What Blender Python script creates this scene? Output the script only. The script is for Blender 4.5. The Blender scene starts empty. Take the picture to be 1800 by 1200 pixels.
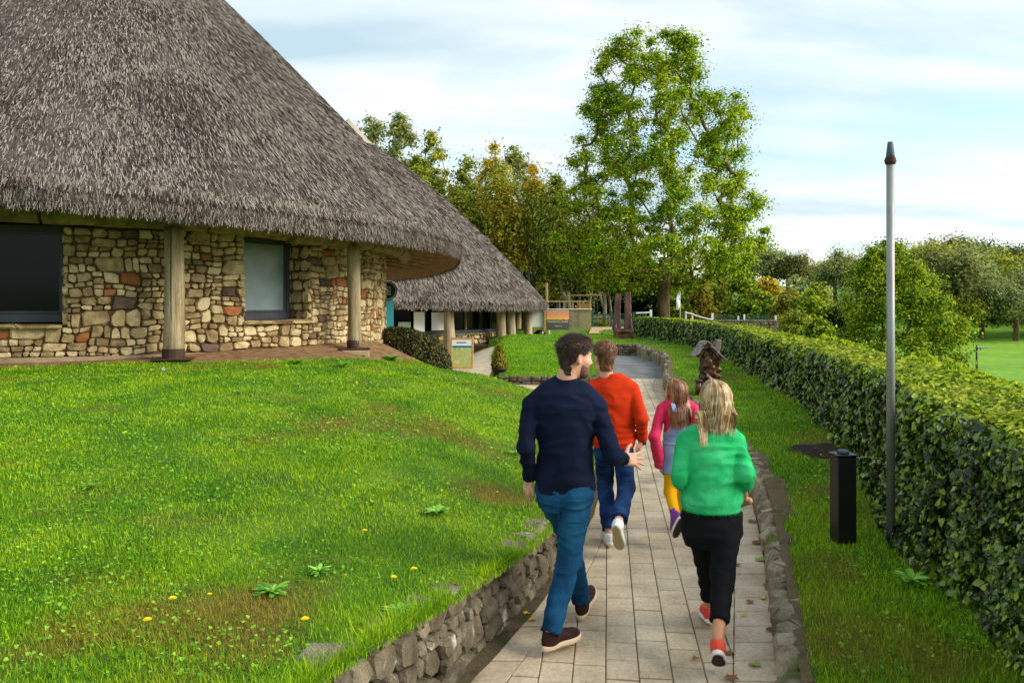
import bpy, math, random
import numpy as np
from mathutils import Vector, Matrix

# ---------------------------------------------------------------- camera, sky, sun, exposure
sc = bpy.context.scene
COL = sc.collection
F, HY, CZ = 1400.0, 530.0, 2.0            # focal length in photo pixels, horizon row, eye height above the path
cam_d = bpy.data.cameras.new('camera'); cam = bpy.data.objects.new('camera', cam_d); COL.objects.link(cam)
cam.location = (0, 0, CZ); cam.rotation_euler = (math.radians(90), 0, 0)
cam_d.sensor_width = 36; cam_d.lens = 36 * F / 1800; cam_d.shift_y = -(600 - HY) / 1800
cam_d.clip_start = .05; cam_d.clip_end = 5000
sc.camera = cam
sc.view_settings.view_transform = 'Standard'; sc.view_settings.look = 'None'
sc.view_settings.exposure = 1.0; sc.view_settings.gamma = 1; sc.view_settings.use_curve_mapping = False
sc.cycles.use_denoising = True
sc.cycles.max_bounces = 6; sc.cycles.transparent_max_bounces = 8

SUN_AZ, SUN_EL = math.radians(104), math.radians(30)     # azimuth clockwise from +Y, so the sun stands to the right
world = bpy.data.worlds.new('World'); sc.world = world; world.use_nodes = True
nt = world.node_tree; nt.nodes.clear()
def N(t, typ, **kw):
    n = t.nodes.new(typ)
    for k, v in kw.items(): setattr(n, k, v)
    return n
w_out = N(nt, 'ShaderNodeOutputWorld')
sky = N(nt, 'ShaderNodeTexSky', sky_type='NISHITA', sun_disc=False, sun_elevation=SUN_EL, sun_rotation=SUN_AZ, air_density=1.2, dust_density=.6, ozone_density=2.5)
bg1 = N(nt, 'ShaderNodeBackground'); bg1.inputs['Strength'].default_value = .13
nt.links.new(sky.outputs[0], bg1.inputs[0])
tc = N(nt, 'ShaderNodeTexCoord'); sep = N(nt, 'ShaderNodeSeparateXYZ'); nt.links.new(tc.outputs['Generated'], sep.inputs[0])
def wmath(op, a, b=None, clamp=False):
    n = N(nt, 'ShaderNodeMath', operation=op, use_clamp=clamp)
    for i, x in enumerate((a, b)):
        if x is None: continue
        if isinstance(x, (int, float)): n.inputs[i].default_value = x
        else: nt.links.new(x, n.inputs[i])
    return n.outputs[0]
zz = wmath('ADD', wmath('MAXIMUM', sep.outputs[2], 0), .16)
comb = N(nt, 'ShaderNodeCombineXYZ')
nt.links.new(wmath('DIVIDE', sep.outputs[0], zz), comb.inputs[0]); nt.links.new(wmath('DIVIDE', sep.outputs[1], zz), comb.inputs[1])
n1 = N(nt, 'ShaderNodeTexNoise'); n1.inputs['Scale'].default_value = .75; n1.inputs['Detail'].default_value = 7; n1.inputs['Roughness'].default_value = .52; n1.inputs['Distortion'].default_value = .4
mpw = N(nt, 'ShaderNodeMapping'); mpw.inputs['Location'].default_value = (5.1, 2.9, 0); mpw.inputs['Scale'].default_value = (.7, 1.35, 1)
nt.links.new(comb.outputs[0], mpw.inputs[0]); nt.links.new(mpw.outputs[0], n1.inputs[0])
rmp = N(nt, 'ShaderNodeValToRGB'); rmp.color_ramp.elements[0].position = .36; rmp.color_ramp.elements[1].position = .55
rmp.color_ramp.elements[0].color = (.05, .05, .05, 1)
nt.links.new(n1.outputs[0], rmp.inputs[0])
n2 = N(nt, 'ShaderNodeTexNoise'); n2.inputs['Scale'].default_value = 1.3; n2.inputs['Detail'].default_value = 6
mp2 = N(nt, 'ShaderNodeMapping'); mp2.inputs['Location'].default_value = (1.7, 8.2, 3); mp2.inputs['Scale'].default_value = (.6, 1.5, 1)
nt.links.new(comb.outputs[0], mp2.inputs[0]); nt.links.new(mp2.outputs[0], n2.inputs[0])
rm2 = N(nt, 'ShaderNodeValToRGB'); rm2.color_ramp.elements[0].position = .32; rm2.color_ramp.elements[1].position = .62
rm2.color_ramp.elements[0].color = (.42, .56, .64, 1); rm2.color_ramp.elements[1].color = (.80, .84, .85, 1)
nt.links.new(n2.outputs[0], rm2.inputs[0])
bg2 = N(nt, 'ShaderNodeBackground'); bg2.inputs['Strength'].default_value = .70; nt.links.new(rm2.outputs[0], bg2.inputs[0])
mxs = N(nt, 'ShaderNodeMixShader'); nt.links.new(rmp.outputs[0], mxs.inputs[0]); nt.links.new(bg1.outputs[0], mxs.inputs[1]); nt.links.new(bg2.outputs[0], mxs.inputs[2])
nt.links.new(mxs.outputs[0], w_out.inputs[0])

sun_d = bpy.data.lights.new('sun', 'SUN'); sun = bpy.data.objects.new('sun', sun_d); COL.objects.link(sun)
sun_d.energy = 2.4; sun_d.angle = math.radians(36); sun_d.color = (1, .93, .82)
sdir = Vector((math.sin(SUN_AZ) * math.cos(SUN_EL), math.cos(SUN_AZ) * math.cos(SUN_EL), math.sin(SUN_EL)))
sun.rotation_euler = sdir.to_track_quat('Z', 'Y').to_euler(); sun.location = (30, 10, 40)

# ---------------------------------------------------------------- helpers
RN = np.random.default_rng(7)
random.seed(5)
def A(*v): return np.array(v, dtype=float)
def px(u, v, d): return A((u - 900) / F * d, d, CZ - (v - HY) / F * d)
def lin(c):
    c = np.array(c, float) / 255
    return tuple(np.where(c <= .04045, c / 12.92, ((c + .055) / 1.055) ** 2.4))
def sm(a, b, x):
    t = np.clip((np.asarray(x, float) - a) / (b - a), 0, 1); return t * t * (3 - 2 * t)

def mat(name, cols, scale=6, detail=4, rough=.8, bump=0, bscale=None, stretch=(1, 1, 1), island=0, island_hue=0, spec=.3, metal=0, ramp=(.3, .7), bdist=.01, trans=0, patch=None, rough_var=0, distort=0, fine=0):
    """Procedural Principled material: a noise ramp through cols (sRGB), brightness and hue varied per piece, noise bump.
    patch = (colour, noise scale, low, high): large patches of another colour. trans: translucency of leaves."""
    m = bpy.data.materials.new(name); m.use_nodes = True; t = m.node_tree; L = t.links
    p = t.nodes['Principled BSDF']; p.inputs['Roughness'].default_value = rough; p.inputs['Metallic'].default_value = metal
    p.inputs['Specular IOR Level'].default_value = spec
    tc = N(t, 'ShaderNodeTexCoord'); mp = N(t, 'ShaderNodeMapping'); mp.inputs['Scale'].default_value = stretch
    L.new(tc.outputs['Object'], mp.inputs[0])
    if len(cols) == 1 and not patch and not island:
        p.inputs['Base Color'].default_value = (*lin(cols[0]), 1); c = None
    else:
        nz = N(t, 'ShaderNodeTexNoise'); nz.inputs['Scale'].default_value = scale; nz.inputs['Detail'].default_value = detail; nz.inputs['Distortion'].default_value = distort
        L.new(mp.outputs[0], nz.inputs[0])
        fac = nz.outputs[0]
        if island > 0 or island_hue > 0: geo = N(t, 'ShaderNodeNewGeometry'); oi = N(t, 'ShaderNodeObjectInfo')
        r = N(t, 'ShaderNodeValToRGB'); e = r.color_ramp.elements
        k = len(cols)
        while len(e) < k: e.new(.5)
        for i in range(k):
            e[i].position = ramp[0] + (ramp[1] - ramp[0]) * (i / max(1, k - 1)); e[i].color = (*lin(cols[i]), 1)
        if island_hue > 0:      # pieces pick their colour from the ramp themselves
            a1 = N(t, 'ShaderNodeMath', operation='MULTIPLY_ADD'); rp = N(t, 'ShaderNodeMath', operation='ADD')
            L.new(geo.outputs['Random Per Island'], rp.inputs[0]); L.new(oi.outputs['Random'], rp.inputs[1])
            fr = N(t, 'ShaderNodeMath', operation='FRACT'); L.new(rp.outputs[0], fr.inputs[0])
            sb = N(t, 'ShaderNodeMath', operation='SUBTRACT'); L.new(fr.outputs[0], sb.inputs[0]); sb.inputs[1].default_value = .5
            L.new(sb.outputs[0], a1.inputs[0]); a1.inputs[1].default_value = island_hue; L.new(fac, a1.inputs[2]); fac = a1.outputs[0]
        L.new(fac, r.inputs[0]); c = r.outputs[0]
        if patch:
            pn = N(t, 'ShaderNodeTexNoise'); pn.inputs['Scale'].default_value = patch[1]; pn.inputs['Detail'].default_value = 5
            L.new(tc.outputs['Object'], pn.inputs[0])
            mr = N(t, 'ShaderNodeMapRange', interpolation_type='SMOOTHSTEP'); mr.inputs[1].default_value = patch[2]; mr.inputs[2].default_value = patch[3]
            L.new(pn.outputs[0], mr.inputs[0])
            mx = N(t, 'ShaderNodeMix', data_type='RGBA'); L.new(mr.outputs[0], mx.inputs[0]); L.new(c, mx.inputs[6]); mx.inputs[7].default_value = (*lin(patch[0]), 1)
            c = mx.outputs[2]
        if fine > 0:            # fine grain
            fn = N(t, 'ShaderNodeTexNoise'); fn.inputs['Scale'].default_value = scale * 14; fn.inputs['Detail'].default_value = 2; L.new(mp.outputs[0], fn.inputs[0])
            fm = N(t, 'ShaderNodeMapRange'); fm.inputs[1].default_value = .3; fm.inputs[2].default_value = .7; fm.inputs[3].default_value = 1 - fine; fm.inputs[4].default_value = 1 + fine
            L.new(fn.outputs[0], fm.inputs[0])
            h2 = N(t, 'ShaderNodeHueSaturation'); L.new(c, h2.inputs['Color']); L.new(fm.outputs[0], h2.inputs['Value']); c = h2.outputs[0]
        if island > 0:
            rp = N(t, 'ShaderNodeMath', operation='ADD'); L.new(geo.outputs['Random Per Island'], rp.inputs[0]); L.new(oi.outputs['Random'], rp.inputs[1])
            fr = N(t, 'ShaderNodeMath', operation='FRACT'); L.new(rp.outputs[0], fr.inputs[0])
            ma = N(t, 'ShaderNodeMapRange'); ma.inputs[3].default_value = 1 - island; ma.inputs[4].default_value = 1 + island; L.new(fr.outputs[0], ma.inputs[0])
            h = N(t, 'ShaderNodeHueSaturation'); L.new(c, h.inputs['Color']); L.new(ma.outputs[0], h.inputs['Value']); c = h.outputs[0]
        L.new(c, p.inputs['Base Color'])
    if bump > 0:
        bn = N(t, 'ShaderNodeTexNoise'); bn.inputs['Scale'].default_value = bscale or scale * 4; bn.inputs['Detail'].default_value = 5; L.new(mp.outputs[0], bn.inputs[0])
        b = N(t, 'ShaderNodeBump'); b.inputs['Strength'].default_value = bump; b.inputs['Distance'].default_value = bdist
        L.new(bn.outputs[0], b.inputs['Height']); L.new(b.outputs[0], p.inputs['Normal'])
    if trans > 0:
        tr = N(t, 'ShaderNodeBsdfTranslucent'); ms = N(t, 'ShaderNodeMixShader'); ms.inputs[0].default_value = trans
        if c: L.new(c, tr.inputs[0])
        out = [n for n in t.nodes if n.type == 'OUTPUT_MATERIAL'][0]
        L.new(p.outputs[0], ms.inputs[1]); L.new(tr.outputs[0], ms.inputs[2]); L.new(ms.outputs[0], out.inputs[0])
    return m

def tag(o, label=None, cat=None, group=None, kind=None):
    if label: o['label'] = label
    if cat: o['category'] = cat
    if group: o['group'] = group
    if kind: o['kind'] = kind
    return o
def par(o, p):
    if p is not None:
        o.parent = p
        if p.type == 'EMPTY': o.matrix_parent_inverse = Matrix.Translation(-Vector(p.location))
    return o
def empty(name, loc, label=None, cat=None, group=None):
    o = bpy.data.objects.new(name, None); COL.objects.link(o); o.location = [float(x) for x in loc]; o.empty_display_size = .2
    return tag(o, label, cat, group)
def obj(name, me, m=None, parent=None):
    o = bpy.data.objects.new(name, me); COL.objects.link(o)
    if m is not None and not me.materials: me.materials.append(m)
    return par(o, parent)
def pyd(name, V, Fc, m=None, parent=None, smooth=False):
    me = bpy.data.meshes.new(name); me.from_pydata([tuple(map(float, v)) for v in V], [], [tuple(map(int, f)) for f in Fc])
    if smooth: me.polygons.foreach_set('use_smooth', [True] * len(me.polygons))
    me.update(); return obj(name, me, m, parent)
def npm(name, V, Fc, m=None, parent=None, smooth=False, mi=None):
    """mesh from arrays: V (n,3), Fc (m,k)"""
    V = np.ascontiguousarray(V, np.float32); Fc = np.ascontiguousarray(Fc, np.int32); k = Fc.shape[1]
    me = bpy.data.meshes.new(name); me.vertices.add(len(V)); me.vertices.foreach_set('co', V.ravel())
    me.loops.add(Fc.size); me.loops.foreach_set('vertex_index', Fc.ravel())
    me.polygons.add(len(Fc)); me.polygons.foreach_set('loop_start', np.arange(0, Fc.size, k, dtype=np.int32))
    if smooth: me.polygons.foreach_set('use_smooth', np.ones(len(Fc), bool))
    me.update(calc_edges=True); me.validate()
    return obj(name, me, m, parent)
class MB:
    """collects simple solids into one mesh"""
    def __init__(s): s.v, s.f = [], []
    def add(s, V, Fc):
        b = len(s.v); s.v += [tuple(map(float, v)) for v in V]; s.f += [tuple(int(i) + b for i in f) for f in Fc]; return s
    def box(s, c, size, rz=0, bev=.0, M=None):
        hx, hy, hz = [x / 2 for x in size]; b = min(bev, hx * .9, hy * .9, hz * .9)
        V, Fc = [], []
        if b <= 0:
            V = [(x, y, z) for z in (-hz, hz) for x, y in ((-hx, -hy), (hx, -hy), (hx, hy), (-hx, hy))]
            Fc = [(3, 2, 1, 0), (4, 5, 6, 7)] + [(i, (i + 1) % 4, 4 + (i + 1) % 4, 4 + i) for i in range(4)]
        else:
            rings = [(-hz, b), (-hz + b, 0), (hz - b, 0), (hz, b)]
            for z, k in rings:
                V += [(-hx + k + b * 0, -hy + b, z), (-hx + b, -hy + k, z), (hx - b, -hy + k, z), (hx - k, -hy + b, z), (hx - k, hy - b, z), (hx - b, hy - k, z), (-hx + b, hy - k, z), (-hx + k, hy - b, z)]
            Fc = [tuple(range(7, -1, -1)), tuple(range(24, 32))]
            for r in range(3):
                for i in range(8): Fc.append((r * 8 + i, r * 8 + (i + 1) % 8, r * 8 + 8 + (i + 1) % 8, r * 8 + 8 + i))
        V = np.array(V, float)
        if M is not None: V = V @ np.array(M, float).T
        ca, sa = math.cos(rz), math.sin(rz)
        V = np.stack([V[:, 0] * ca - V[:, 1] * sa, V[:, 0] * sa + V[:, 1] * ca, V[:, 2]], 1) + np.array(c, float)
        return s.add(V, Fc)
    def tube(s, pts, rad, n=8, cap=True, wob=0, seed=0):
        pts = np.array(pts, float); m = len(pts); rad = np.broadcast_to(np.array(rad, float), (m,))
        T = np.gradient(pts, axis=0); T /= np.linalg.norm(T, axis=1)[:, None] + 1e-9
        up = A(0, 0, 1) if abs(T[0][2]) < .9 else A(1, 0, 0)
        V = []; rg = np.random.default_rng(seed)
        for i in range(m):
            x = np.cross(up, T[i]); x /= np.linalg.norm(x) + 1e-9; y = np.cross(T[i], x); up = np.cross(T[i], x) if abs(T[i][2]) < .98 else up
            for k in range(n):
                a = 2 * math.pi * k / n; rr = rad[i] * (1 + wob * rg.uniform(-1, 1)); V.append(pts[i] + rr * (math.cos(a) * x + math.sin(a) * y))
        Fc = [(i * n + k, i * n + (k + 1) % n, i * n + n + (k + 1) % n, i * n + n + k) for i in range(m - 1) for k in range(n)]
        if cap: Fc += [tuple(range(n - 1, -1, -1)), tuple(range((m - 1) * n, m * n))]
        return s.add(V, Fc)
    def prism(s, poly, z0, z1):
        n = len(poly); V = [(x, y, z0) for x, y in poly] + [(x, y, z1) for x, y in poly]
        return s.add(V, [tuple(range(n - 1, -1, -1)), tuple(range(n, 2 * n))] + [(i, (i + 1) % n, n + (i + 1) % n, n + i) for i in range(n)])
    def build(s, name, m, parent=None, smooth=False): return pyd(name, s.v, s.f, m, parent, smooth)
def copy_tree(o, dloc, parent=None, **props):
    c = o.copy(); COL.objects.link(c)
    if parent is not None: c.parent = parent
    for k, v in props.items(): c[k] = v
    if parent is None: c.location = Vector(o.location) + Vector(dloc)
    for ch in list(o.children): copy_tree(ch, (0, 0, 0), c)
    return c

# value noise
_tab = np.random.default_rng(3).random((64, 64, 64)).astype(np.float32)
def vnoise(P, scale, seed=0):
    Q = np.asarray(P, np.float32) * scale + seed * 17.31 + 1000
    i = np.floor(Q).astype(np.int32); f = Q - i; f = f * f * (3 - 2 * f)
    i &= 63; j = (i + 1) & 63
    def g(a, b, c): return _tab[a[..., 0], b[..., 1], c[..., 2]]
    x, y, z = f[..., 0], f[..., 1], f[..., 2]
    c00 = g(i, i, i) * (1 - x) + g(j, i, i) * x; c10 = g(i, j, i) * (1 - x) + g(j, j, i) * x
    c01 = g(i, i, j) * (1 - x) + g(j, i, j) * x; c11 = g(i, j, j) * (1 - x) + g(j, j, j) * x
    return ((c00 * (1 - y) + c10 * y) * (1 - z) + (c01 * (1 - y) + c11 * y) * z) * 2 - 1

# smooth implicit solids -> mesh (surface nets)
def surfnet(fn, lo, hi, h):
    lo = np.array(lo, float); n = np.ceil((np.array(hi) - lo) / h).astype(int) + 1
    ax = [lo[i] + h * np.arange(n[i]) for i in range(3)]
    G = np.stack(np.meshgrid(*ax, indexing='ij'), -1).reshape(-1, 3).astype(np.float32)
    f = fn(G).reshape(n).astype(np.float32)
    ins = f < 0
    c8 = [(a, b, c) for a in (0, 1) for b in (0, 1) for c in (0, 1)]
    cnt = sum(ins[a:n[0] - 1 + a, b:n[1] - 1 + b, c:n[2] - 1 + c].astype(np.int8) for a, b, c in c8)
    act = (cnt > 0) & (cnt < 8); I = np.argwhere(act); idx = -np.ones(act.shape, np.int64); idx[act] = np.arange(len(I))
    val = np.stack([f[I[:, 0] + a, I[:, 1] + b, I[:, 2] + c] for a, b, c in c8], 1)
    S = np.zeros((len(I), 3)); W = np.zeros(len(I))
    for p in range(8):
        for q in range(p + 1, 8):
            if sum(abs(c8[p][k] - c8[q][k]) for k in range(3)) != 1: continue
            x = (val[:, p] < 0) != (val[:, q] < 0); t = val[:, p] / (val[:, p] - val[:, q] + 1e-12)
            e = np.array(c8[p])[None] * (1 - t[:, None]) + np.array(c8[q])[None] * t[:, None]
            S[x] += e[x]; W[x] += 1
    V = lo + h * (I + S / W[:, None])
    Q = []
    for a in range(3):
        b, c = (a + 1) % 3, (a + 2) % 3
        s0 = [slice(None)] * 3; s1 = [slice(None)] * 3; s0[a] = slice(0, -1); s1[a] = slice(1, None)
        x = ins[tuple(s0)] != ins[tuple(s1)]; E = np.argwhere(x)
        E = E[(E[:, b] > 0) & (E[:, c] > 0) & (E[:, b] < n[b] - 1) & (E[:, c] < n[c] - 1)]
        def cell(db, dc):
            Z = E.copy(); Z[:, b] += db; Z[:, c] += dc; return idx[Z[:, 0], Z[:, 1], Z[:, 2]]
        q = np.stack([cell(-1, -1), cell(0, -1), cell(0, 0), cell(-1, 0)], 1)
        fl = ~ins[E[:, 0], E[:, 1], E[:, 2]]; q[fl] = q[fl][:, ::-1]; Q.append(q)
    return V, np.concatenate(Q)
def rc(P, a, b, ra, rb):
    a = np.array(a, np.float32); d = np.array(b, np.float32) - a; t = np.clip((P - a) @ d / (d @ d + 1e-9), 0, 1)
    return np.linalg.norm(P - a - t[:, None] * d, axis=1) - (ra + (rb - ra) * t)
def ell(P, c, r):
    p = P - np.array(c, np.float32); r = np.array(r, np.float32); k0 = np.linalg.norm(p / r, axis=1); k1 = np.linalg.norm(p / r ** 2, axis=1) + 1e-6
    return k0 * (k0 - 1) / k1
def rbox(P, c, hs, r, R=None):
    p = P - np.array(c, np.float32)
    if R is not None: p = p @ np.array(R, np.float32)
    q = np.abs(p) - (np.array(hs, np.float32) - r)
    return np.linalg.norm(np.maximum(q, 0), axis=1) + np.minimum(q.max(1), 0) - r
def smin(a, b, k):
    h = np.clip(.5 + .5 * (b - a) / k, 0, 1); return b + (a - b) * h - k * h * (1 - h)
def smax(a, b, k): return -smin(-a, -b, k)
def union(k, *fs):
    r = fs[0]
    for f in fs[1:]: r = smin(r, f, k)
    return r
def sect(P, tab):
    """stack of ellipses: rows z, cx, cy, rx, ry"""
    T = np.array(sorted(tab), np.float32); z = P[:, 2]
    g = [np.interp(z, T[:, 0], T[:, i]) for i in range(1, 5)]
    e = np.sqrt(((P[:, 0] - g[0]) / g[2]) ** 2 + ((P[:, 1] - g[1]) / g[3]) ** 2)
    f = (e - 1) * np.minimum(g[2], g[3])
    return np.maximum(f, np.maximum(T[0, 0] - z, z - T[-1, 0]))
def sdf_obj(name, fn, lo, hi, h, m, parent=None): 
    V, Q = surfnet(fn, lo, hi, h); return npm(name, V, Q, m, parent, True)

def ribbons(paths, wid, side):
    """flat tapering strips: paths (n,k,3), wid (n,) or (n,k), side (n,3) or (n,k,3) -> V, F(quads)"""
    n, k, _ = paths.shape
    if np.ndim(wid) == 1: wid = wid[:, None] * np.linspace(1, .25, k)[None]
    if side.ndim == 2: side = side[:, None, :]
    Lp = paths - side * wid[..., None] / 2; Rp = paths + side * wid[..., None] / 2
    V = np.stack([Lp, Rp], 2).reshape(-1, 3)
    b = (np.arange(n) * k * 2)[:, None] + (np.arange(k - 1) * 2)[None]
    Fq = np.stack([b, b + 1, b + 3, b + 2], -1).reshape(-1, 4)
    return V, Fq
def unit(v): return v / (np.linalg.norm(v, axis=-1, keepdims=True) + 1e-9)
def leaves(C, Nrm, size, rng, shape='leaf', fold=.25, droop=0):
    """leaf blades at points C with rough normals Nrm; each blade 6 verts / 4 tris"""
    n = len(C); Nrm = unit(Nrm); r = unit(rng.normal(size=(n, 3))); t = unit(np.cross(Nrm, r)); b = np.cross(Nrm, t)
    s = np.broadcast_to(size, (n,))[:, None]
    if shape == 'leaf': prof = [(0, -.5, 0), (.30, -.12, 1), (.24, .22, 1), (0, .55, 0), (-.24, .22, 1), (-.30, -.12, 1)]
    else: prof = [(0, -.42, 0), (.44, -.30, 1), (.30, .16, 1), (0, .58, 0), (-.30, .16, 1), (-.44, -.30, 1)]
    V = np.stack([C + s * (x * t + y * b + fold * abs(x) * up * Nrm) for x, y, up in prof], 1).reshape(-1, 3)
    k = (np.arange(n) * 6)[:, None]
    Fq = np.concatenate([k + np.array([[0, 1, 2, 3]]), k + np.array([[0, 3, 4, 5]])])
    return V, Fq
# ---------------------------------------------------------------- layout curves (x as a function of distance y)
def spl(pts):
    P = np.array(pts, float); X, Y = P[:, 0], P[:, 1]; m = np.gradient(Y, X)
    def f(x):
        x = np.asarray(x, float); i = np.clip(np.searchsorted(X, x) - 1, 0, len(X) - 2); h = X[i + 1] - X[i]; t = np.clip((x - X[i]) / h, -.5, 1.5)
        return (2 * t ** 3 - 3 * t ** 2 + 1) * Y[i] + (t ** 3 - 2 * t ** 2 + t) * h * m[i] + (-2 * t ** 3 + 3 * t ** 2) * Y[i + 1] + (t ** 3 - t ** 2) * h * m[i + 1]
    return f
XL = spl([(.3, -1.5), (2, -.98), (3, -.66), (4.18, -.25), (4.84, 0), (5.3, .17), (5.96, .36), (7.5, .74), (9, .98), (11, 1.16), (13, 1.2), (15, 1.05), (16.5, .6), (17.6, -.2), (18.4, -1.2), (19.5, -2.0), (21, -2.6), (24, -3.3)])
XR = spl([(.3, .25), (2, .77), (3, 1.08), (4.18, 1.42), (6, 1.93), (8.5, 2.53), (12, 2.95), (15, 3.16), (18, 3.46), (20.7, 3.98), (22.5, 4.35), (24.3, 4.58), (27, 4.68), (29.5, 4.64), (46, 4.6)])
XH = spl([(.3, 1.62), (2.5, 2.12), (3.7, 2.46), (5.8, 2.9), (7.5, 3.42), (9.8, 4.06), (13, 4.75), (17.5, 5.45), (25, 6.4), (30, 6.45), (34, 6.2), (39, 5.8)])
ZLT = spl([(.3, .62), (3.16, .55), (4.07, .43), (5.8, .33), (8, .28), (12, .2), (15, .12), (17.5, .03), (24, 0)])     # top of the left retaining wall
ZRT = spl([(.3, .1), (3.5, .1), (4.5, .13), (6, .2), (8, .26), (12, .28), (20, .32), (29.5, .4), (46, .4)])              # top of the right edging
B1C, B1R = A(-9.6, 18.9), 6.5
def B1pt(th, R): return B1C + R * np.stack([np.cos(th), np.sin(th)], -1)

def tps(pts, lam=1e-3):
    P = np.array(pts, float); n = len(P)
    def ph(r2): return .5 * r2 * np.log(r2 + 1e-9)
    K = ph(((P[:, None, :2] - P[None, :, :2]) ** 2).sum(-1)) + lam * np.eye(n)
    Q = np.c_[np.ones(n), P[:, :2]]; M = np.block([[K, Q], [Q.T, np.zeros((3, 3))]]); w = np.linalg.solve(M, np.r_[P[:, 2], 0, 0, 0])
    def f(x, y):
        x = np.asarray(x, float); y = np.asarray(y, float); s = x.shape; x = x.ravel(); y = y.ravel(); o = w[n] + w[n + 1] * x + w[n + 2] * y
        for i in range(n): o = o + w[i] * ph((x - P[i, 0]) ** 2 + (y - P[i, 1]) ** 2)
        return o.reshape(s)
    return f
ctl = [(float(XL(y)), y, float(ZLT(y)) + .015) for y in (.5, 2, 3, 4, 5, 6, 7.5, 9, 11, 13, 15, 16.5, 17.6)]
ctl += [(-2, 3, .66), (-2, 5, .62), (-4, 4, .82), (-3, 8, .80), (-6, 8, .93), (-8, 6, .95), (-10, 10, 1.0), (-1.5, 12, .78), (0, 12, .47), (-.3, 9, .52),
        (-8, 12.5, 1.0), (-5.6, 13, 1.03), (-4.4, 14.2, 1.05), (-3.3, 16.3, 1.05), (-2.9, 18.7, .92), (-2.29, 16, .76), (-.57, 15.5, .56), (.21, 14.8, .33), (-1.3, 17.6, .38), (-2, 19.3, .18),
        (-2.6, 21, .05), (-3.3, 24, -.05), (-15, 4, 1), (-15, 12, 1), (-12, 20, 1), (-6, 22, .9), (-4, 1, .85), (-8, 1, .95)]
zlawn0 = tps(ctl)
def zlawn(x, y): return zlawn0(x, y) + .018 * vnoise(np.stack([np.asarray(x, float), np.asarray(y, float), 0 * np.asarray(x, float)], -1), 1.3, 2)
ctr = [(float(XR(y)) + .12, y, float(ZRT(y))) for y in (.5, 2, 3, 4, 5, 6, 8, 10, 13, 17, 21, 25, 29)] + [(float(XH(y)), y, z) for y, z in ((1, .2), (2.5, .22), (3.7, .24), (5.8, .29), (7.5, .32), (10, .33), (13, .35), (17, .36), (21, .37), (25, .38), (30, .4), (35, .4), (39, .4))]
zverge0 = tps(ctr, .01)
def zverge(x, y): return zverge0(x, y) + .012 * vnoise(np.stack([np.asarray(x, float), np.asarray(y, float), 0 * np.asarray(x, float)], -1), 1.7, 5)
XB = spl([(-40, 2), (0, 3.0), (4, 4.3), (10, 6), (20, 8.2), (30, 10.5), (46, 17), (80, 27), (200, 60), (900, 300)])      # brow where the ground drops to the valley on the right
def zground(x, y):
    x = np.asarray(x, float); y = np.asarray(y, float)
    z = -.07 - 2.55 * sm(0, 11, x - XB(np.clip(y, -40, 900)))
    z = z - .75 * sm(-.5, -3, x) * sm(20, 33, y)                      # forecourt dips towards the second house
    z = z + .42 * sm(44, 47, y) * (1 - sm(14, 18, x))                 # terrace behind the far wall
    r = np.hypot(x, y); z = z + 9 * sm(110, 420, r) * (.6 + .4 * np.sin(x * .011 + 1)) + 3.2 * sm(68, 130, y) * sm(5, 40, x)
    return z

# ---------------------------------------------------------------- materials of the setting
M_soilg = mat('ground_grass', [(58, 92, 14), (84, 118, 22), (110, 128, 36)], scale=1.2, rough=.95, bump=.5, bscale=40, fine=.25)
M_lawn = mat('lawn_turf', [(50, 82, 8), (72, 108, 12), (96, 122, 24)], scale=2.2, rough=.95, bump=1, bscale=90, patch=((98, 88, 34), .75, .53, .72), fine=.3)
M_blade = mat('grass_blades', [(88, 142, 4), (124, 172, 8), (172, 196, 20)], scale=1.1, rough=.6, spec=.25, island=.30, island_hue=.45, patch=((150, 140, 46), .75, .53, .74), trans=.4)
M_bladeF = mat('grass_blades_far', [(84, 144, 5), (116, 172, 9), (152, 188, 22)], scale=.9, rough=.7, spec=.15, island=.3, island_hue=.4, trans=.3)
M_clover = mat('clover_leaf', [(76, 142, 14), (104, 166, 24), (134, 184, 44)], scale=3, rough=.6, island=.25, island_hue=.6, trans=.3)
M_field = mat('meadow_field', [(96, 140, 22), (112, 154, 28), (128, 160, 40)], scale=.12, rough=.95, fine=.2, bump=.3, bscale=6)
M_soil = mat('bare_soil', [(92, 66, 42), (128, 98, 64), (150, 122, 84)], scale=9, rough=.98, bump=.8, bscale=50, fine=.3)
M_joint = mat('paving_joint_sand', [(62, 54, 38), (84, 75, 54), (66, 72, 36)], scale=5, rough=.98, fine=.3)
M_paver = mat('paving_block', [(168, 149, 120), (190, 171, 141), (204, 187, 158)], scale=3, rough=.9, bump=.35, bscale=160, bdist=.003, island=.10, fine=.16, patch=((128, 112, 92), 1.6, .55, .8))
M_asph = mat('asphalt', [(96, 96, 94), (116, 116, 112), (134, 132, 126)], scale=1.5, rough=.95, bump=.4, bscale=120, fine=.25)
M_gravel = mat('gravel_path', [(176, 144, 104), (196, 166, 126)], scale=3, rough=.98, fine=.25)
M_rub = mat('wall_rubble_stone', [(76, 68, 52), (106, 96, 76), (134, 124, 102)], scale=7, rough=.92, bump=.9, bscale=34, bdist=.012, island=.22, fine=.28, patch=((176, 170, 156), 6.5, .62, .72))
M_edge = mat('edging_stone', [(112, 100, 80), (142, 128, 104), (164, 152, 128)], scale=8, rough=.92, bump=.9, bscale=36, bdist=.012, island=.25, fine=.2, patch=((86, 98, 28), 2.6, .58, .70))
M_mortar = mat('dark_wall_core', [(74, 58, 38), (104, 84, 56)], scale=12, rough=.98, bump=.8, bscale=40)
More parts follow.
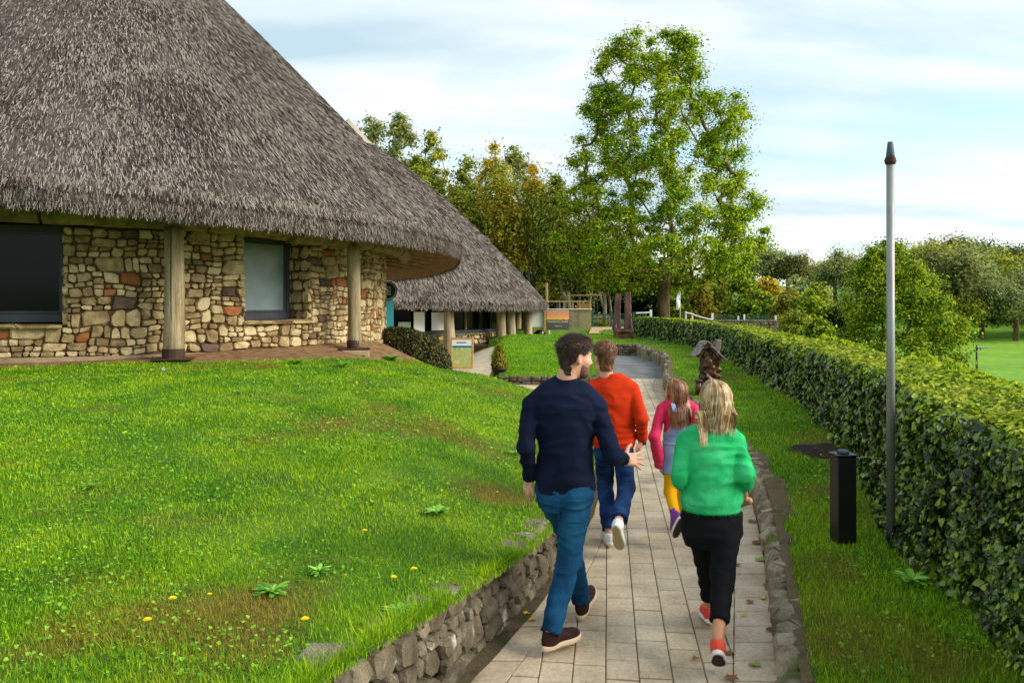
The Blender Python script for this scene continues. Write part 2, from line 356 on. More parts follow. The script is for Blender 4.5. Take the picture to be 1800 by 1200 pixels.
M_stone = mat('house_stone', [(136, 112, 74), (164, 140, 98), (182, 160, 116), (200, 180, 138)], scale=6, rough=.9, bump=.9, bscale=30, bdist=.016, island=.13, island_hue=.38, fine=.25)
M_stoneR = mat('rust_stone', [(140, 82, 44), (164, 104, 62)], scale=7, rough=.9, bump=.8, bscale=30, bdist=.014, island=.2, fine=.2)
M_stoneD = mat('dark_stone', [(84, 66, 54), (112, 92, 76)], scale=7, rough=.9, bump=.8, bscale=30, bdist=.014, island=.2, fine=.2)
M_concrete = mat('plinth_concrete', [(142, 120, 90), (172, 150, 118)], scale=5, rough=.95, bump=.5, fine=.2)

# ---------------------------------------------------------------- ground sheet
def grid(name, X, Y, Z, m, kind='structure', smooth=True, parent=None):
    a, b = X.shape; V = np.stack([X, Y, Z], -1).reshape(-1, 3); i = np.arange(a * b).reshape(a, b)
    Q = np.stack([i[:-1, :-1], i[:-1, 1:], i[1:, 1:], i[1:, :-1]], -1).reshape(-1, 4)
    nrm = np.cross(V[Q[0, 1]] - V[Q[0, 0]], V[Q[0, 2]] - V[Q[0, 0]])
    if nrm[2] < 0: Q = Q[:, ::-1]
    return tag(npm(name, V, Q, m, parent, smooth), kind=kind)
gx = np.unique(np.r_[-np.geomspace(1, 1500, 60), np.linspace(-6, 40, 93), np.geomspace(40, 1500, 40)])
gy = np.unique(np.r_[-np.geomspace(1, 500, 20), np.linspace(0, 60, 81), np.geomspace(60, 2500, 60)])
GX, GY = np.meshgrid(gx, gy, indexing='ij')
grid('ground', GX, GY, zground(GX, GY), M_soilg)

# valley field, a brighter mown sheet lying on the ground
fx = np.linspace(12, 130, 60); fy = np.linspace(22, 110, 60); FX, FY = np.meshgrid(fx, fy, indexing='ij'); FX = FX + (FY - 22) * .25
grid('meadow', FX, FY, zground(FX, FY) + .03, M_field)

# left lawn
ty = np.linspace(.3, 24, 150); tt = np.r_[0, .06, .15, np.linspace(.3, 4, 22), np.linspace(4.3, 13, 26)]
TY, TT = np.meshgrid(ty, tt, indexing='ij'); LX = XL(TY) - .03 - TT
grid('lawn', LX, TY, zlawn(LX, TY), M_lawn)
# right verge
ry = np.linspace(.3, 46, 200); rt = np.linspace(0, 1, 14); RY, RT = np.meshgrid(ry, rt, indexing='ij'); RX = (XR(RY) + .1) * (1 - RT) + (XH(np.minimum(RY, 39)) + 1.1) * RT
grid('verge', RX, RY, zverge(RX, RY), M_lawn)
vy = np.linspace(2.5, 29, 260); vw = np.clip(.07 + .13 * vnoise(np.c_[vy * .9, 0 * vy, 0 * vy], 1, 41) + .10 * vnoise(np.c_[vy * 3, 0 * vy, 0 * vy], 1, 42), .02, .5); rows = [np.c_[XR(vy) + o, vy, zverge(XR(vy) + o, vy) + dz] for o, dz in ((.08 + 0 * vy, .012), (.12 + vw * .6, .014), (.14 + vw, -.01))]; n = 260
tag(npm('verge_soil', np.concatenate(rows), np.array([[k * n + i, k * n + n + i, k * n + n + i + 1, k * n + i + 1] for k in (0, 1) for i in range(n - 1)]), mat('verge_dirt', [(78, 62, 42), (108, 88, 62), (84, 88, 36)], scale=7, rough=1, bump=.8, bscale=60, fine=.3), None, True), kind='structure')
# grass bank beyond the forecourt and lawn behind the far wall
def zmound(x, y): return .16 + .20 * sm(19.2, 29.5, y) - .95 * sm(.0, -1.7, x) * sm(20, 25, y) - .25 * sm(-.2, -.8, x) * (1 - sm(24, 29, y)) + .02 * vnoise(np.stack([np.asarray(x, float), np.asarray(y, float), 0 * np.asarray(x, float)], -1), .8, 3)
XL2 = spl([(19, 1.75), (20.7, 2.3), (24, 2.9), (26.5, 2.9), (28.5, 2.5), (30, 1.7), (31, 1.2)])
my, mt = np.meshgrid(np.linspace(19.25, 30.3, 44), np.linspace(0, 1, 30), indexing='ij'); mx = XL2(my) * (1 - mt) + (-.72 - .04 * (my - 19.25)) * mt
grid('grass_bank', mx, my, zmound(mx, my), M_lawn)
sy_, st_ = np.meshgrid(np.linspace(19.6, 34, 30), np.linspace(0, 1, 12), indexing='ij'); sx_ = -.70 - .04 * (sy_ - 19.25) - 1.5 * st_
grid('soil_bank', sx_, sy_, np.where(sy_ < 30, zmound(sx_, sy_), zmound(sx_, 30 + 0 * sy_)) + .012 * (st_ > 0) + .03 * vnoise(np.stack([sx_, sy_, 0 * sx_], -1), 3, 7) - .05 * st_, M_soil)
def zback(x, y): return .37 + .0 * x - .95 * sm(.0, -1.7, x) * (1 - sm(37, 42, y)) + .02 * vnoise(np.stack([np.asarray(x, float), np.asarray(y, float), 0 * np.asarray(x, float)], -1), .6, 8) - .3 * sm(38, 47, y)
bx_, by_ = np.meshgrid(np.linspace(-1.15, 4.75, 30), np.linspace(29.9, 46, 40), indexing='ij')
grid('back_lawn', bx_, by_, zback(bx_, by_), M_lawn)
# tan gravel in front of the playground
gxx, gyy = np.meshgrid(np.linspace(4.0, 6.6, 8), np.linspace(41.5, 50, 10), indexing='ij'); gxx = gxx + (gyy - 41.5) * .12
grid('gravel_path', gxx, gyy, .35 + .008 * (gyy - 41.5), M_gravel)

# path bed, asphalt, forecourt
py_ = np.linspace(.3, 20.72, 80); PB = np.stack([XL(np.minimum(py_, 18.0)), XR(py_)], 1); PB[py_ > 16.2, 0] = np.minimum(PB[py_ > 16.2, 0], XL(18.0))
V = np.concatenate([np.c_[PB[:, 0] - .1, py_, 0 * py_ - .014], np.c_[PB[:, 1] + .1, py_, 0 * py_ - .014]]); n = len(py_)
path = tag(npm('path', V, np.array([[i, n + i, n + i + 1, i + 1] for i in range(n - 1)]), M_joint), kind='structure')
ay = np.linspace(20.74, 29.6, 30); al = XL2(ay) - .3
V = np.concatenate([np.c_[al, ay, 0 * ay - .004], np.c_[XR(ay) + .1, ay, 0 * ay - .004]]); n = len(ay)
tag(npm('asphalt_path', V, np.array([[i, n + i, n + i + 1, i + 1] for i in range(n - 1)]), M_asph), kind='structure')
fx, fy = np.meshgrid(np.linspace(-8, -.6, 24), np.linspace(18.6, 36.5, 40), indexing='ij'); grid('forecourt', fx, fy, np.maximum(zground(fx, fy) + .055, -.02 - .8 * sm(19.5, 34, fy)), M_paver)
fx, fy = np.meshgrid(np.linspace(-1.2, 2.2, 12), np.linspace(16.8, 20.74, 12), indexing='ij'); grid('forecourt_paving', fx, fy, -.010 + 0 * fx, M_paver)

ey_ = np.linspace(.5, 16.5, 120); ew = .03 + .025 * vnoise(np.c_[ey_ * 3, 0 * ey_, 0 * ey_], 1, 2); V = np.concatenate([np.c_[XL(ey_) - .12, ey_, 0 * ey_ + .03], np.c_[XL(ey_) - .03, ey_, 0 * ey_ + .012], np.c_[XL(ey_) + ew, ey_, 0 * ey_ + .0045]]); n = 120
tag(npm('dirt_strip', V, np.array([[k * n + i, k * n + n + i, k * n + n + i + 1, k * n + i + 1] for k in (0, 1) for i in range(n - 1)]), mat('damp_dirt', [(62, 50, 36), (88, 74, 54), (70, 72, 36)], scale=9, rough=1, bump=.8, bscale=60, fine=.3), None, True), kind='structure')
# ---------------------------------------------------------------- paving blocks
def clip_half(poly, p, nrm):
    out = []; d = [(q - p) @ nrm for q in poly]
    for i in range(len(poly)):
        j = (i + 1) % len(poly)
        if d[i] >= 0: out.append(poly[i])
        if d[i] * d[j] < 0: out.append(poly[i] + (poly[j] - poly[i]) * d[i] / (d[i] - d[j]))
    return out
def area(p): 
    p = np.array(p); return abs(np.sum(p[:, 0] * np.roll(p[:, 1], -1) - p[:, 1] * np.roll(p[:, 0], -1))) / 2
polys = []
Dv = unit(A(.12, 1)); Nv = A(Dv[1], -Dv[0])
def edge_l(y): return float(XL(min(y, 16.0))) if y < 16 else float(XL(16.0)) - (y - 16) * .55
BW_L, BW_R, G = .21, .26, .0048
for c in range(-14, 40):
    b0 = -.9 + c * .178 * 1.0; off = random.uniform(0, .235); a = 2.6 - off
    while a < 21:
        ln = .235; q = [a * Dv + b0 * Nv, a * Dv + (b0 + .178) * Nv, (a + ln) * Dv + (b0 + .178) * Nv, (a + ln) * Dv + b0 * Nv]; a += ln
        ctr_ = sum(q) / 4; y = ctr_[1]
        if y > 20.85 or y < 2.9: continue
        for side in (0, 1):
            e = .2
            if side == 0: p0, p1 = A(edge_l(y - e) + BW_L, y - e), A(edge_l(y + e) + BW_L, y + e)
            else: p0, p1 = A(float(XR(y - e)) - BW_R, y - e), A(float(XR(y + e)) - BW_R, y + e)
            t = unit(p1 - p0); nn = A(t[1], -t[0]) * (1 if side == 0 else -1)
            q = clip_half(q, p0, nn)
            if len(q) < 3: break
        if len(q) >= 3: q = clip_half(q, A(0, 20.72), A(0., -1.))
        if len(q) >= 3 and area(q) > .0025: polys.append(q)
for side, W in ((0, BW_L), (1, BW_R)):
    y = 2.8
    while y < 20.5:
        ln = .235; f = (edge_l if side == 0 else (lambda q: float(XR(q))))
        sg = 1 if side == 0 else -1
        polys.append([A(f(y) + sg * .02, y), A(f(y) + sg * W, y), A(f(y + ln) + sg * W, y + ln), A(f(y + ln) + sg * .02, y + ln)] if side == 0 else [A(f(y) - W, y), A(f(y) - .02, y), A(f(y + ln) - .02, y + ln), A(f(y + ln) - W, y + ln)]); y += ln
def paver_mesh(q, rng):
    c = sum(q) / len(q); q = [c + Dv * (lambda t: t - np.sign(t) * min(.0062, abs(t) * .3))((p - c) @ Dv) + Nv * (lambda t: t - np.sign(t) * min(.0024, abs(t) * .3))((p - c) @ Nv) for p in q]; n = len(q)
    tl = rng.uniform(-.0025, .0025, 3)
    z = lambda p, dz: tl[0] + tl[1] * 6 * (p[0] - c[0]) + tl[2] * 6 * (p[1] - c[1]) + dz
    inn = [c + (p - c) * max(.6, 1 - .008 / (np.linalg.norm(p - c) + 1e-6)) for p in q]
    V = [(p[0], p[1], -.03) for p in q] + [(p[0], p[1], z(p, -.006)) for p in q] + [(p[0], p[1], z(p, 0)) for p in inn]
    Fc = [(i, (i + 1) % n, n + (i + 1) % n, n + i) for i in range(n)] + [(n + i, n + (i + 1) % n, 2 * n + (i + 1) % n, 2 * n + i) for i in range(n)] + [tuple(range(2 * n, 3 * n))]
    return V, Fc
rng = np.random.default_rng(11)
def ccw(q):
    p = np.array(q); s = np.sum(p[:, 0] * np.roll(p[:, 1], -1) - p[:, 1] * np.roll(p[:, 0], -1)); return q if s > 0 else q[::-1]
polys = [ccw(q) for q in polys]; polys.sort(key=lambda q: abs(sum(q)[1] / len(q) - 4.6) if sum(q)[1] / len(q) < 4.3 else sum(q)[1] / len(q) - 4.3)
rest = MB(); cnt = 0
for q in polys:
    V, Fc = paver_mesh(q, rng); 
    if cnt < 298: pyd('paver', V, Fc, M_paver, path); cnt += 1
    else: rest.add(V, Fc)
tag(rest.build('paver_field', M_paver, path), kind='stuff')

# ---------------------------------------------------------------- rubble walls
def cells(w, h, wmin, wmax, hmin, hmax, rng):
    out = []
    def rec(x0, y0, x1, y1):
        ww, hh = x1 - x0, y1 - y0
        if hh > hmax or (hh > 1.9 * hmin and hh > rng.uniform(hmin * 1.9, hmax * 1.2)):
            if ww > 2.2 * wmax and hh <= hmax * 2: m = x0 + ww * rng.uniform(.35, .65); rec(x0, y0, m, y1); rec(m, y0, x1, y1); return
            m = y0 + hh * rng.uniform(.32, .68); rec(x0, y0, x1, m); rec(x0, m, x1, y1); return
        lim = min(wmax, max(wmin * 1.3, hh * 2.9))
        if ww > lim or (ww > 2 * wmin and ww > rng.uniform(wmin * 2, lim * 1.1)):
            m = x0 + ww * rng.uniform(.33, .67); rec(x0, y0, m, y1); rec(m, y0, x1, y1); return
        out.append((x0, y0, x1, y1))
    rec(0, 0, w, h); return out
def stone_mesh(cell, warp, rng, gap=.010, dep=.12, bulge=.03):
    """one rubble stone in wall coordinates (s, h, out): chamfered outline, uneven face"""
    x0, y0, x1, y1 = cell; w, h = x1 - x0, y1 - y0; c = A((x0 + x1) / 2, (y0 + y1) / 2); k = min(w, h)
    cut = lambda: k * rng.uniform(.05, .46)
    P = []
    for (cx, cy), (dx, dy) in (((x0, y0), (1, 1)), ((x1, y0), (-1, 1)), ((x1, y1), (-1, -1)), ((x0, y1), (1, -1))):
        a, b = A(cx + dx * cut(), cy), A(cx, cy + dy * cut())
        P += [b, a] if (dx * dy > 0) else [a, b]
    P = [warp(p + rng.normal(0, .035, 2) * k) for p in P]; c = warp(c); n = 8
    P = [p + (c - p) * min(.4, gap * rng.uniform(.6, 1.8) / (np.linalg.norm(c - p) + 1e-6) * 1.3) for p in P]
    out = rng.uniform(-.015, .02)
    r1 = [(p[0], p[1], out - .012 + rng.uniform(-.006, .004)) for p in P]
    r2 = [(*(c + (p - c) * rng.uniform(.78, .93)), out + bulge * rng.uniform(.35, 1)) for p in P]
    V = [(p[0], p[1], -dep) for p in P] + r1 + r2 + [(c[0] + rng.uniform(-.2, .2) * w * .5, c[1] + rng.uniform(-.2, .2) * h * .5, out + bulge * rng.uniform(.6, 1.2))]
    Fc = [(r * n + i, r * n + (i + 1) % n, r * n + n + (i + 1) % n, r * n + n + i) for r in (0, 1) for i in range(n)] + [(2 * n + i, 2 * n + (i + 1) % n, 3 * n) for i in range(n)]
    return np.array(V), Fc
def mkwarp(amp, seed, fr=2.2):
    def f(p):
        q = np.array([[p[0], p[1], seed * 3.7]]); return A(p[0] + amp * float(vnoise(q, fr, seed)[0]), p[1] + amp * .8 * float(vnoise(q, fr * 1.2, seed + 9)[0]))
    return f
def curve_tab(fx_, y0, y1, n=300):
    y = np.linspace(y0, y1, n); P = np.c_[fx_(y), y]; s = np.r_[0, np.cumsum(np.linalg.norm(np.diff(P, axis=0), axis=1))]
    return s, P

# left retaining wall
s_, P_ = curve_tab(lambda y: XL(y), 2.4, 17.4); Lw = s_[-1]
lw = empty('retaining_wall', (float(XL(8)), 8, 0), 'low grey rubble stone wall holding the sloping lawn beside the paved path', 'wall')
T_ = unit(np.gradient(P_, axis=0)); Nn_ = np.c_[T_[:, 1], -T_[:, 0]]
def lmap(V):
    s = np.clip(V[:, 0], 0, Lw); X = np.stack([np.interp(s, s_, P_[:, i]) for i in (0, 1)], 1); Nm = np.stack([np.interp(s, s_, Nn_[:, i]) for i in (0, 1)], 1)
    y = X[:, 1]; zt = ZLT(y) + .02; o = V[:, 2] - .06 - .06 * V[:, 1]
    return np.c_[X + Nm * o[:, None], -.04 + (zt + .04) * V[:, 1]]
rng = np.random.default_rng(21); wp = mkwarp(.045, 4, 3)
lcell = [c for c in cells(Lw, .42, .10, .46, .06, .20, rng)]
lrest = MB(); cnt = 0; lcell.sort(key=lambda c: c[0])
for c in lcell:
    V, Fc = stone_mesh(c, wp, rng, gap=.004, dep=.16, bulge=.022); V[:, 1] = V[:, 1] / .42; V = lmap(V)
    if cnt < 200: pyd('stone', V, Fc, M_rub, lw); cnt += 1
    else: lrest.add(V, Fc)
if lrest.v: tag(lrest.build('stone_field', M_rub, lw), kind='stuff')
V = np.concatenate([lmap(np.array([[s, h, -.05 - .1 * (h > 1)]])) for s in np.linspace(0, Lw, 60) for h in (0, .97)]); k = np.arange(59)[:, None] * 2
npm('wall_core', V, k + np.array([[0, 2, 3, 1]]), M_mortar, lw)
# coping stones along its top, half sunk into the turf
def rock(c, size, rz, rng, m, parent, name='stone', tilt=.12):
    b = MB().box((0, 0, 0), size, 0, min(size) * rng.uniform(.22, .36)); V = np.array(b.v); V = V + rng.normal(0, .045, V.shape) * np.array(size)
    ax_, ay_ = rng.normal(0, tilt, 2); Rm = np.array(Matrix.Rotation(rz, 3, 'Z') @ Matrix.Rotation(ax_, 3, 'X') @ Matrix.Rotation(ay_, 3, 'Y'))
    return pyd(name, V @ Rm.T + np.array(c), b.f, m, parent)
s = .6
while s < Lw - 1.2:
    ln = rng.uniform(.12, .34); q = lmap(np.array([[s + ln / 2, 1.0, -.03]]))[0]; i = np.searchsorted(s_, s); an = math.atan2(T_[i][1], T_[i][0])
    if rng.random() < .5: rock((q[0] - .015, q[1], q[2] - .022), (ln * .95, rng.uniform(.13, .2), rng.uniform(.06, .10)), an, rng, M_rub, lw, 'coping_stone')
    s += ln
# right edging of upright stones
re = empty('stone_edging', (float(XR(8)), 8, 0), 'row of upright brown edging stones between paved path and hedge verge', 'edging')
s_, P_ = curve_tab(lambda y: XR(y), 3.3, 29.4, 500); T_ = unit(np.gradient(P_, axis=0)); s = 0
while s < s_[-1]:
    q = np.array([np.interp(s, s_, P_[:, i]) for i in (0, 1)]); an = math.atan2(*np.array([np.interp(s, s_, T_[:, i]) for i in (1, 0)])); y = q[1]
    ln = rng.uniform(.10, .24) * (1 if y < 14 else 1.8); zt = float(ZRT(y)) + rng.uniform(-.03, .035); dp = rng.uniform(.13, .24)
    nrm = A(math.sin(an), -math.cos(an)); c = q + nrm * (dp / 2 - .02 + rng.uniform(-.02, .02)) + A(math.cos(an), math.sin(an)) * ln / 2
    rock((c[0], c[1], (zt - .08) / 2), (ln * .92, dp, zt + .08), an, rng, M_edge, re, 'edging_stone', .07); s += ln
# low wall across the grass bank and the wall where the path turns
def low_wall(name, label, p0, p1, z0, z1, thick, m, rng, sz=(.16, .4, .09, .18), keep=150, face=1):
    p0, p1 = np.array(p0, float), np.array(p1, float); Ls = np.linalg.norm(p1 - p0); t = (p1 - p0) / Ls; nn = A(t[1], -t[0]) * face
    w = empty(name, (*((p0 + p1) / 2), z0), label, 'wall'); wp = mkwarp(.02, 6); h = z1 - z0; rst = MB(); k = 0
    for c in cells(Ls, h, *sz, rng):
        V, Fc = stone_mesh(c, wp, rng, gap=.008, dep=.1, bulge=.03); V3 = np.c_[p0 + V[:, :1] * t + V[:, 2:] * nn, z0 + V[:, 1]]
        if face < 0: Fc = [f[::-1] for f in Fc]
        if k < keep: pyd('stone', V3, Fc, m, w); k += 1
        else: rst.add(V3, Fc)
    if rst.v: tag(rst.build('stone_field', m, w), kind='stuff')
    mb = MB(); c = (p0 + p1) / 2 - nn * (thick / 2 + .03); mb.box((*c, (z0 + z1) / 2 - .01), (Ls, thick, h), math.atan2(t[1], t[0])); mb.build('wall_core', M_mortar, w); return w
low_wall('bank_wall', 'low rubble wall edging the grass bank behind the potted shrub', (-.35, 19.35), (2.0, 18.95), -.05, .2, .2, M_rub, np.random.default_rng(5))
low_wall('bend_wall', 'low stone wall across the end of the asphalt path below the wooden throne', (1.6, 29.62), (4.72, 29.62), -.03, .42, .3, M_rub, np.random.default_rng(6), sz=(.2, .5, .1, .2))
# ---------------------------------------------------------------- thatched round houses
M_thatch = mat('thatch_base', [(66, 59, 53), (86, 78, 71), (110, 101, 93)], scale=9, rough=.95, bump=1, bscale=60, bdist=.03, fine=.3)
M_straw = mat('thatch_reed', [(64, 56, 49), (92, 83, 75), (116, 106, 97), (140, 130, 120)], scale=1.0, rough=.9, spec=.1, island=.36, island_hue=.8)
M_under = mat('thatch_underside', [(92, 66, 36), (130, 96, 56), (150, 116, 72)], scale=16, rough=.95, bump=1, bscale=50, bdist=.02, fine=.3)
M_ridge = mat('ridge_thatch', [(150, 138, 122), (176, 164, 146)], scale=12, rough=.95, bump=.8, fine=.25)
M_post = mat('weathered_post_timber', [(122, 104, 74), (160, 142, 108), (186, 172, 140)], scale=9, rough=.85, bump=1, bscale=30, stretch=(1, 1, .10), bdist=.02, fine=.25)
M_log = mat('ring_beam_log', [(98, 82, 52), (132, 114, 76), (156, 138, 98)], scale=6, rough=.9, bump=.7, bscale=20, bdist=.015, fine=.2)
M_rust = mat('rusty_steel', [(58, 40, 34), (84, 58, 46)], scale=12, rough=.7, metal=.3, bump=.3)
M_frame = mat('window_frame_grey', [(58, 62, 66), (70, 74, 78)], scale=4, rough=.5)
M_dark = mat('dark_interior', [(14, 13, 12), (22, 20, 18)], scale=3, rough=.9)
M_crack = mat('timber_crack', [(40, 30, 22)], rough=1)
def glass(name, tint, rough, spec=.6, bump=0):
    return mat(name, [tint, tuple(min(255, int(c * 1.15)) for c in tint)], scale=3, rough=rough, spec=spec, bump=bump, bscale=45, bdist=.006)
M_frost = glass('frosted_glass', (112, 130, 132), .22, .8, .6)
M_glassD = glass('dark_glass', (15, 14, 13), .12, .18)

def ray_circle(u, C, R, far=False):
    dx = (u - 900) / F; a = dx * dx + 1; b = -2 * (dx * C[0] + C[1]); c = C[0] ** 2 + C[1] ** 2 - R * R; q = b * b - 4 * a * c
    t = (-b + (1 if far else -1) * math.sqrt(max(q, 0))) / (2 * a); return A(dx * t, t)
def th_of(u, C, R): p = ray_circle(u, C, R) - C; return math.atan2(p[1], p[0])

def thatch_roof(house, C, Re, ze, H, Rin, zin, tilt, th0, th1, nstraw, slen, swid, rng, pw=1.13, nseg=120):
    """conical thatch with a rounded eave; ze(th) lip height"""
    prof = [(Rin, zin), (Re - .55, .16), (Re - .2, .02), (Re - .06, .0), (Re - .005, .06), (Re, .16), (Re - .02, .30)]
    K = len(prof)
    rr = np.r_[np.linspace(Re - .10, Re * .3, 26), np.linspace(Re * .27, .06, 8)]
    def zo(r): return .34 + H * (1 - (np.clip(r, 0, Re) / Re) ** pw)
    prof += [(r, float(zo(r + .06))) for r in rr]
    th = np.linspace(0, 2 * math.pi, nseg, endpoint=False); V = []
    for r, z in prof:
        w = .02 * vnoise(np.stack([np.cos(th) * r, np.sin(th) * r, np.full_like(th, z)], -1), 1.1, 4) * (1 if r > Re * .4 else 0)
        g = min(1, r / Re) if z > .2 else 1
        V.append(np.stack([C[0] + (r + w) * np.cos(th), C[1] + (r + w) * np.sin(th), ze(th) * g + (1 - g) * float(ze(0.)) * 1.0 + z + w * .6], -1))
    V = np.concatenate(V); m = len(prof); i = np.arange(nseg); Q = np.concatenate([np.stack([k * nseg + i, k * nseg + (i + 1) % nseg, (k + 1) * nseg + (i + 1) % nseg, (k + 1) * nseg + i], -1) for k in range(m - 1)])
    roof = npm('roof', V, Q, M_thatch, house, True); roof.data.materials.append(M_under)
    mi = np.zeros(len(Q), np.int32); mi[:3 * nseg] = 1; roof.data.polygons.foreach_set('material_index', mi)
    # reeds laid down the slope
    n = nstraw; r = np.sqrt(rng.uniform((Re * .12) ** 2, Re ** 2, n)); t = rng.uniform(th0, th1, n)
    ztop = zo(np.minimum(r + .06, Re)); dz = -H * pw * (np.clip(r, .01, Re) / Re) ** (pw - 1) / Re
    rad = np.stack([np.cos(t), np.sin(t), 0 * t], -1); tan = np.stack([-np.sin(t), np.cos(t), 0 * t], -1)
    dn = unit(rad + A(0, 0, 1) * dz[:, None]); nr = unit(np.cross(tan, dn)); nr *= np.sign(nr[:, 2:3])
    g = np.minimum(1, r / Re); c = np.stack([C[0] + r * np.cos(t), C[1] + r * np.sin(t), ze(t) * g + (1 - g) * float(ze(0.)) + ztop], -1)
    dd = unit(dn + tan * rng.normal(0, .16, n)[:, None] + nr * rng.normal(.03, .035, n)[:, None]); L = slen * rng.uniform(.6, 1.5, n)
    base = c + nr * rng.uniform(-.012, .02, n)[:, None]
    P = np.stack([base, base + dd * L[:, None] + nr * rng.uniform(.0, .012, n)[:, None]], 1)
    sd = unit(tan + nr * rng.normal(0, .35, n)[:, None]); w = swid * rng.uniform(.6, 1.5, n)
    V1, Q1 = ribbons(P, np.stack([w, w * .75], 1), sd)
    # shaggy lip at the eave
    n2 = int(nstraw * .22); t = rng.uniform(th0, th1, n2); k = rng.random(n2); rad = np.stack([np.cos(t), np.sin(t), 0 * t], -1); tan = np.stack([-np.sin(t), np.cos(t), 0 * t], -1)
    r = Re - .05 + .06 * np.sin(np.minimum(k * 2.2, 1) * math.pi * .5) - .03 * k; c = np.stack([C[0] + r * np.cos(t), C[1] + r * np.sin(t), ze(t) + .03 + .40 * k], -1)
    dd = unit(-A(0, 0, 1) + rad * rng.normal(.12, .16, n2)[:, None] + tan * rng.normal(0, .25, n2)[:, None]); L = slen * rng.uniform(.5, 1.2, n2)
    P = np.stack([c - dd * L[:, None] * .3, c + dd * L[:, None]], 1); w = swid * rng.uniform(.5, 1.2, n2)
    V2, Q2 = ribbons(P, np.stack([w, w * .6], 1), tan)
    tag(npm('reed_thatch', np.concatenate([V1, V2]), np.concatenate([Q1, Q2 + len(V1)]), M_straw, roof), kind='stuff')
    return roof

def ring_core(name, C, R, thick, spans, m, parent):
    """curved wall pieces: spans (th0, th1, z0, z1)"""
    mb = MB()
    for a, b, z0, z1 in spans:
        k = max(2, int(abs(b - a) / .06)); th = np.linspace(a, b, k + 1); o = C + R * np.stack([np.cos(th), np.sin(th)], -1); i_ = C + (R - thick) * np.stack([np.cos(th), np.sin(th)], -1)
        V = [(*p, z0) for p in o] + [(*p, z1) for p in o] + [(*p, z0) for p in i_] + [(*p, z1) for p in i_]; n = k + 1; Fc = []
        for j in range(k):
            Fc += [(j, j + 1, n + j + 1, n + j), (2 * n + j + 1, 2 * n + j, 3 * n + j, 3 * n + j + 1), (n + j, n + j + 1, 3 * n + j + 1, 3 * n + j), (j + 1, j, 2 * n + j, 2 * n + j + 1)]
        Fc += [(0, n, 3 * n, 2 * n), (k, 2 * n + k, 3 * n + k, n + k)]
        mb.add(V, Fc)
    return mb.build(name, m, parent)
def ring_stones(house_wall, C, R, th0, th1, z0, z1, holes, sz, rng, keep, mats, gap=.006, bulge=.032, rests=None):
    wp = mkwarp(.065, 3, 2.6); Ls = R * (th1 - th0); cs = cells(Ls, z1 - z0, *sz, rng); done = 0
    # split cells on openings
    out = []
    for x0, y0, x1, y1 in cs:
        parts = [(x0, y0, x1, y1)]
        for ha, hb, hz0, hz1 in holes:
            a, b = R * (ha - th0), R * (hb - th0); c, d = hz0 - z0, hz1 - z0; nw = []
            for q in parts:
                if q[2] <= a or q[0] >= b or q[3] <= c or q[1] >= d: nw.append(q); continue
                if q[0] < a: nw.append((q[0], q[1], a, q[3]))
                if q[2] > b: nw.append((b, q[1], q[2], q[3]))
                if q[1] < c: nw.append((max(q[0], a), q[1], min(q[2], b), c))
            parts = nw
        out += [q for q in parts if q[2] - q[0] > .05 and q[3] - q[1] > .03]
    out.sort(key=lambda q: -(q[2] - q[0]) * (q[3] - q[1])); rst = MB()
    for q in out:
        V, Fc = stone_mesh(q, wp, rng, gap=gap, dep=.10, bulge=bulge); th = th0 + V[:, 0] / R; rr = R + V[:, 2]
        V3 = np.c_[C[0] + rr * np.cos(th), C[1] + rr * np.sin(th), z0 + V[:, 1]]; x = rng.random(); m = mats[0] if x < .90 else (mats[1] if x < .955 else mats[2])
        if done < keep: pyd('stone', V3, Fc, m, house_wall); done += 1
        else: rst.add(V3, Fc)
    if rst.v: tag(rst.build('stone_field', mats[0], house_wall), kind='stuff')

def post(house, x, y, z0, z1, r0, r1, rng, collar=True, plate=False, block=False, seed=0):
    k = 9; z = np.linspace(z0, z1, k); lean = rng.normal(0, .02, 2); wob = .012
    P = np.stack([x + lean[0] * np.linspace(0, 1, k) + wob * np.sin(np.linspace(0, 4, k) + seed), y + lean[1] * np.linspace(0, 1, k), z], -1)
    o = MB().tube(P, np.linspace(r0, r1, k) * (1 + .03 * np.sin(np.linspace(0, 7, k) + seed)), 18, wob=.03, seed=seed).build('post', M_post, house, True)
    if seed == 0 and collar: MB().tube([(x + .03 - .002 * k_, y - r0 * 1.0 + .012 + .002 * k_, z0 + .2 + k_ * (z1 - z0 - .25) / 8) for k_ in range(9)], [.004, .008, .009, .008, .010, .008, .006, .005, .002], 6).build('drying_crack', M_crack, o, True)
    if collar:
        cb = MB().tube([(x, y, z0 - .01), (x, y, z0 + .15)], [r0 + .012, r0 + .012], 20).build('steel_collar', M_rust, o)
    if plate: MB().box((x, y, z0 - .02), (.62, .5, .025), .25, .006).build('base_plate', M_rust, o)
    if block: MB().box((x + .02, y, z0 - .14), (.54, .5, .20), .25, .02).build('concrete_block', M_concrete, o)
    return o

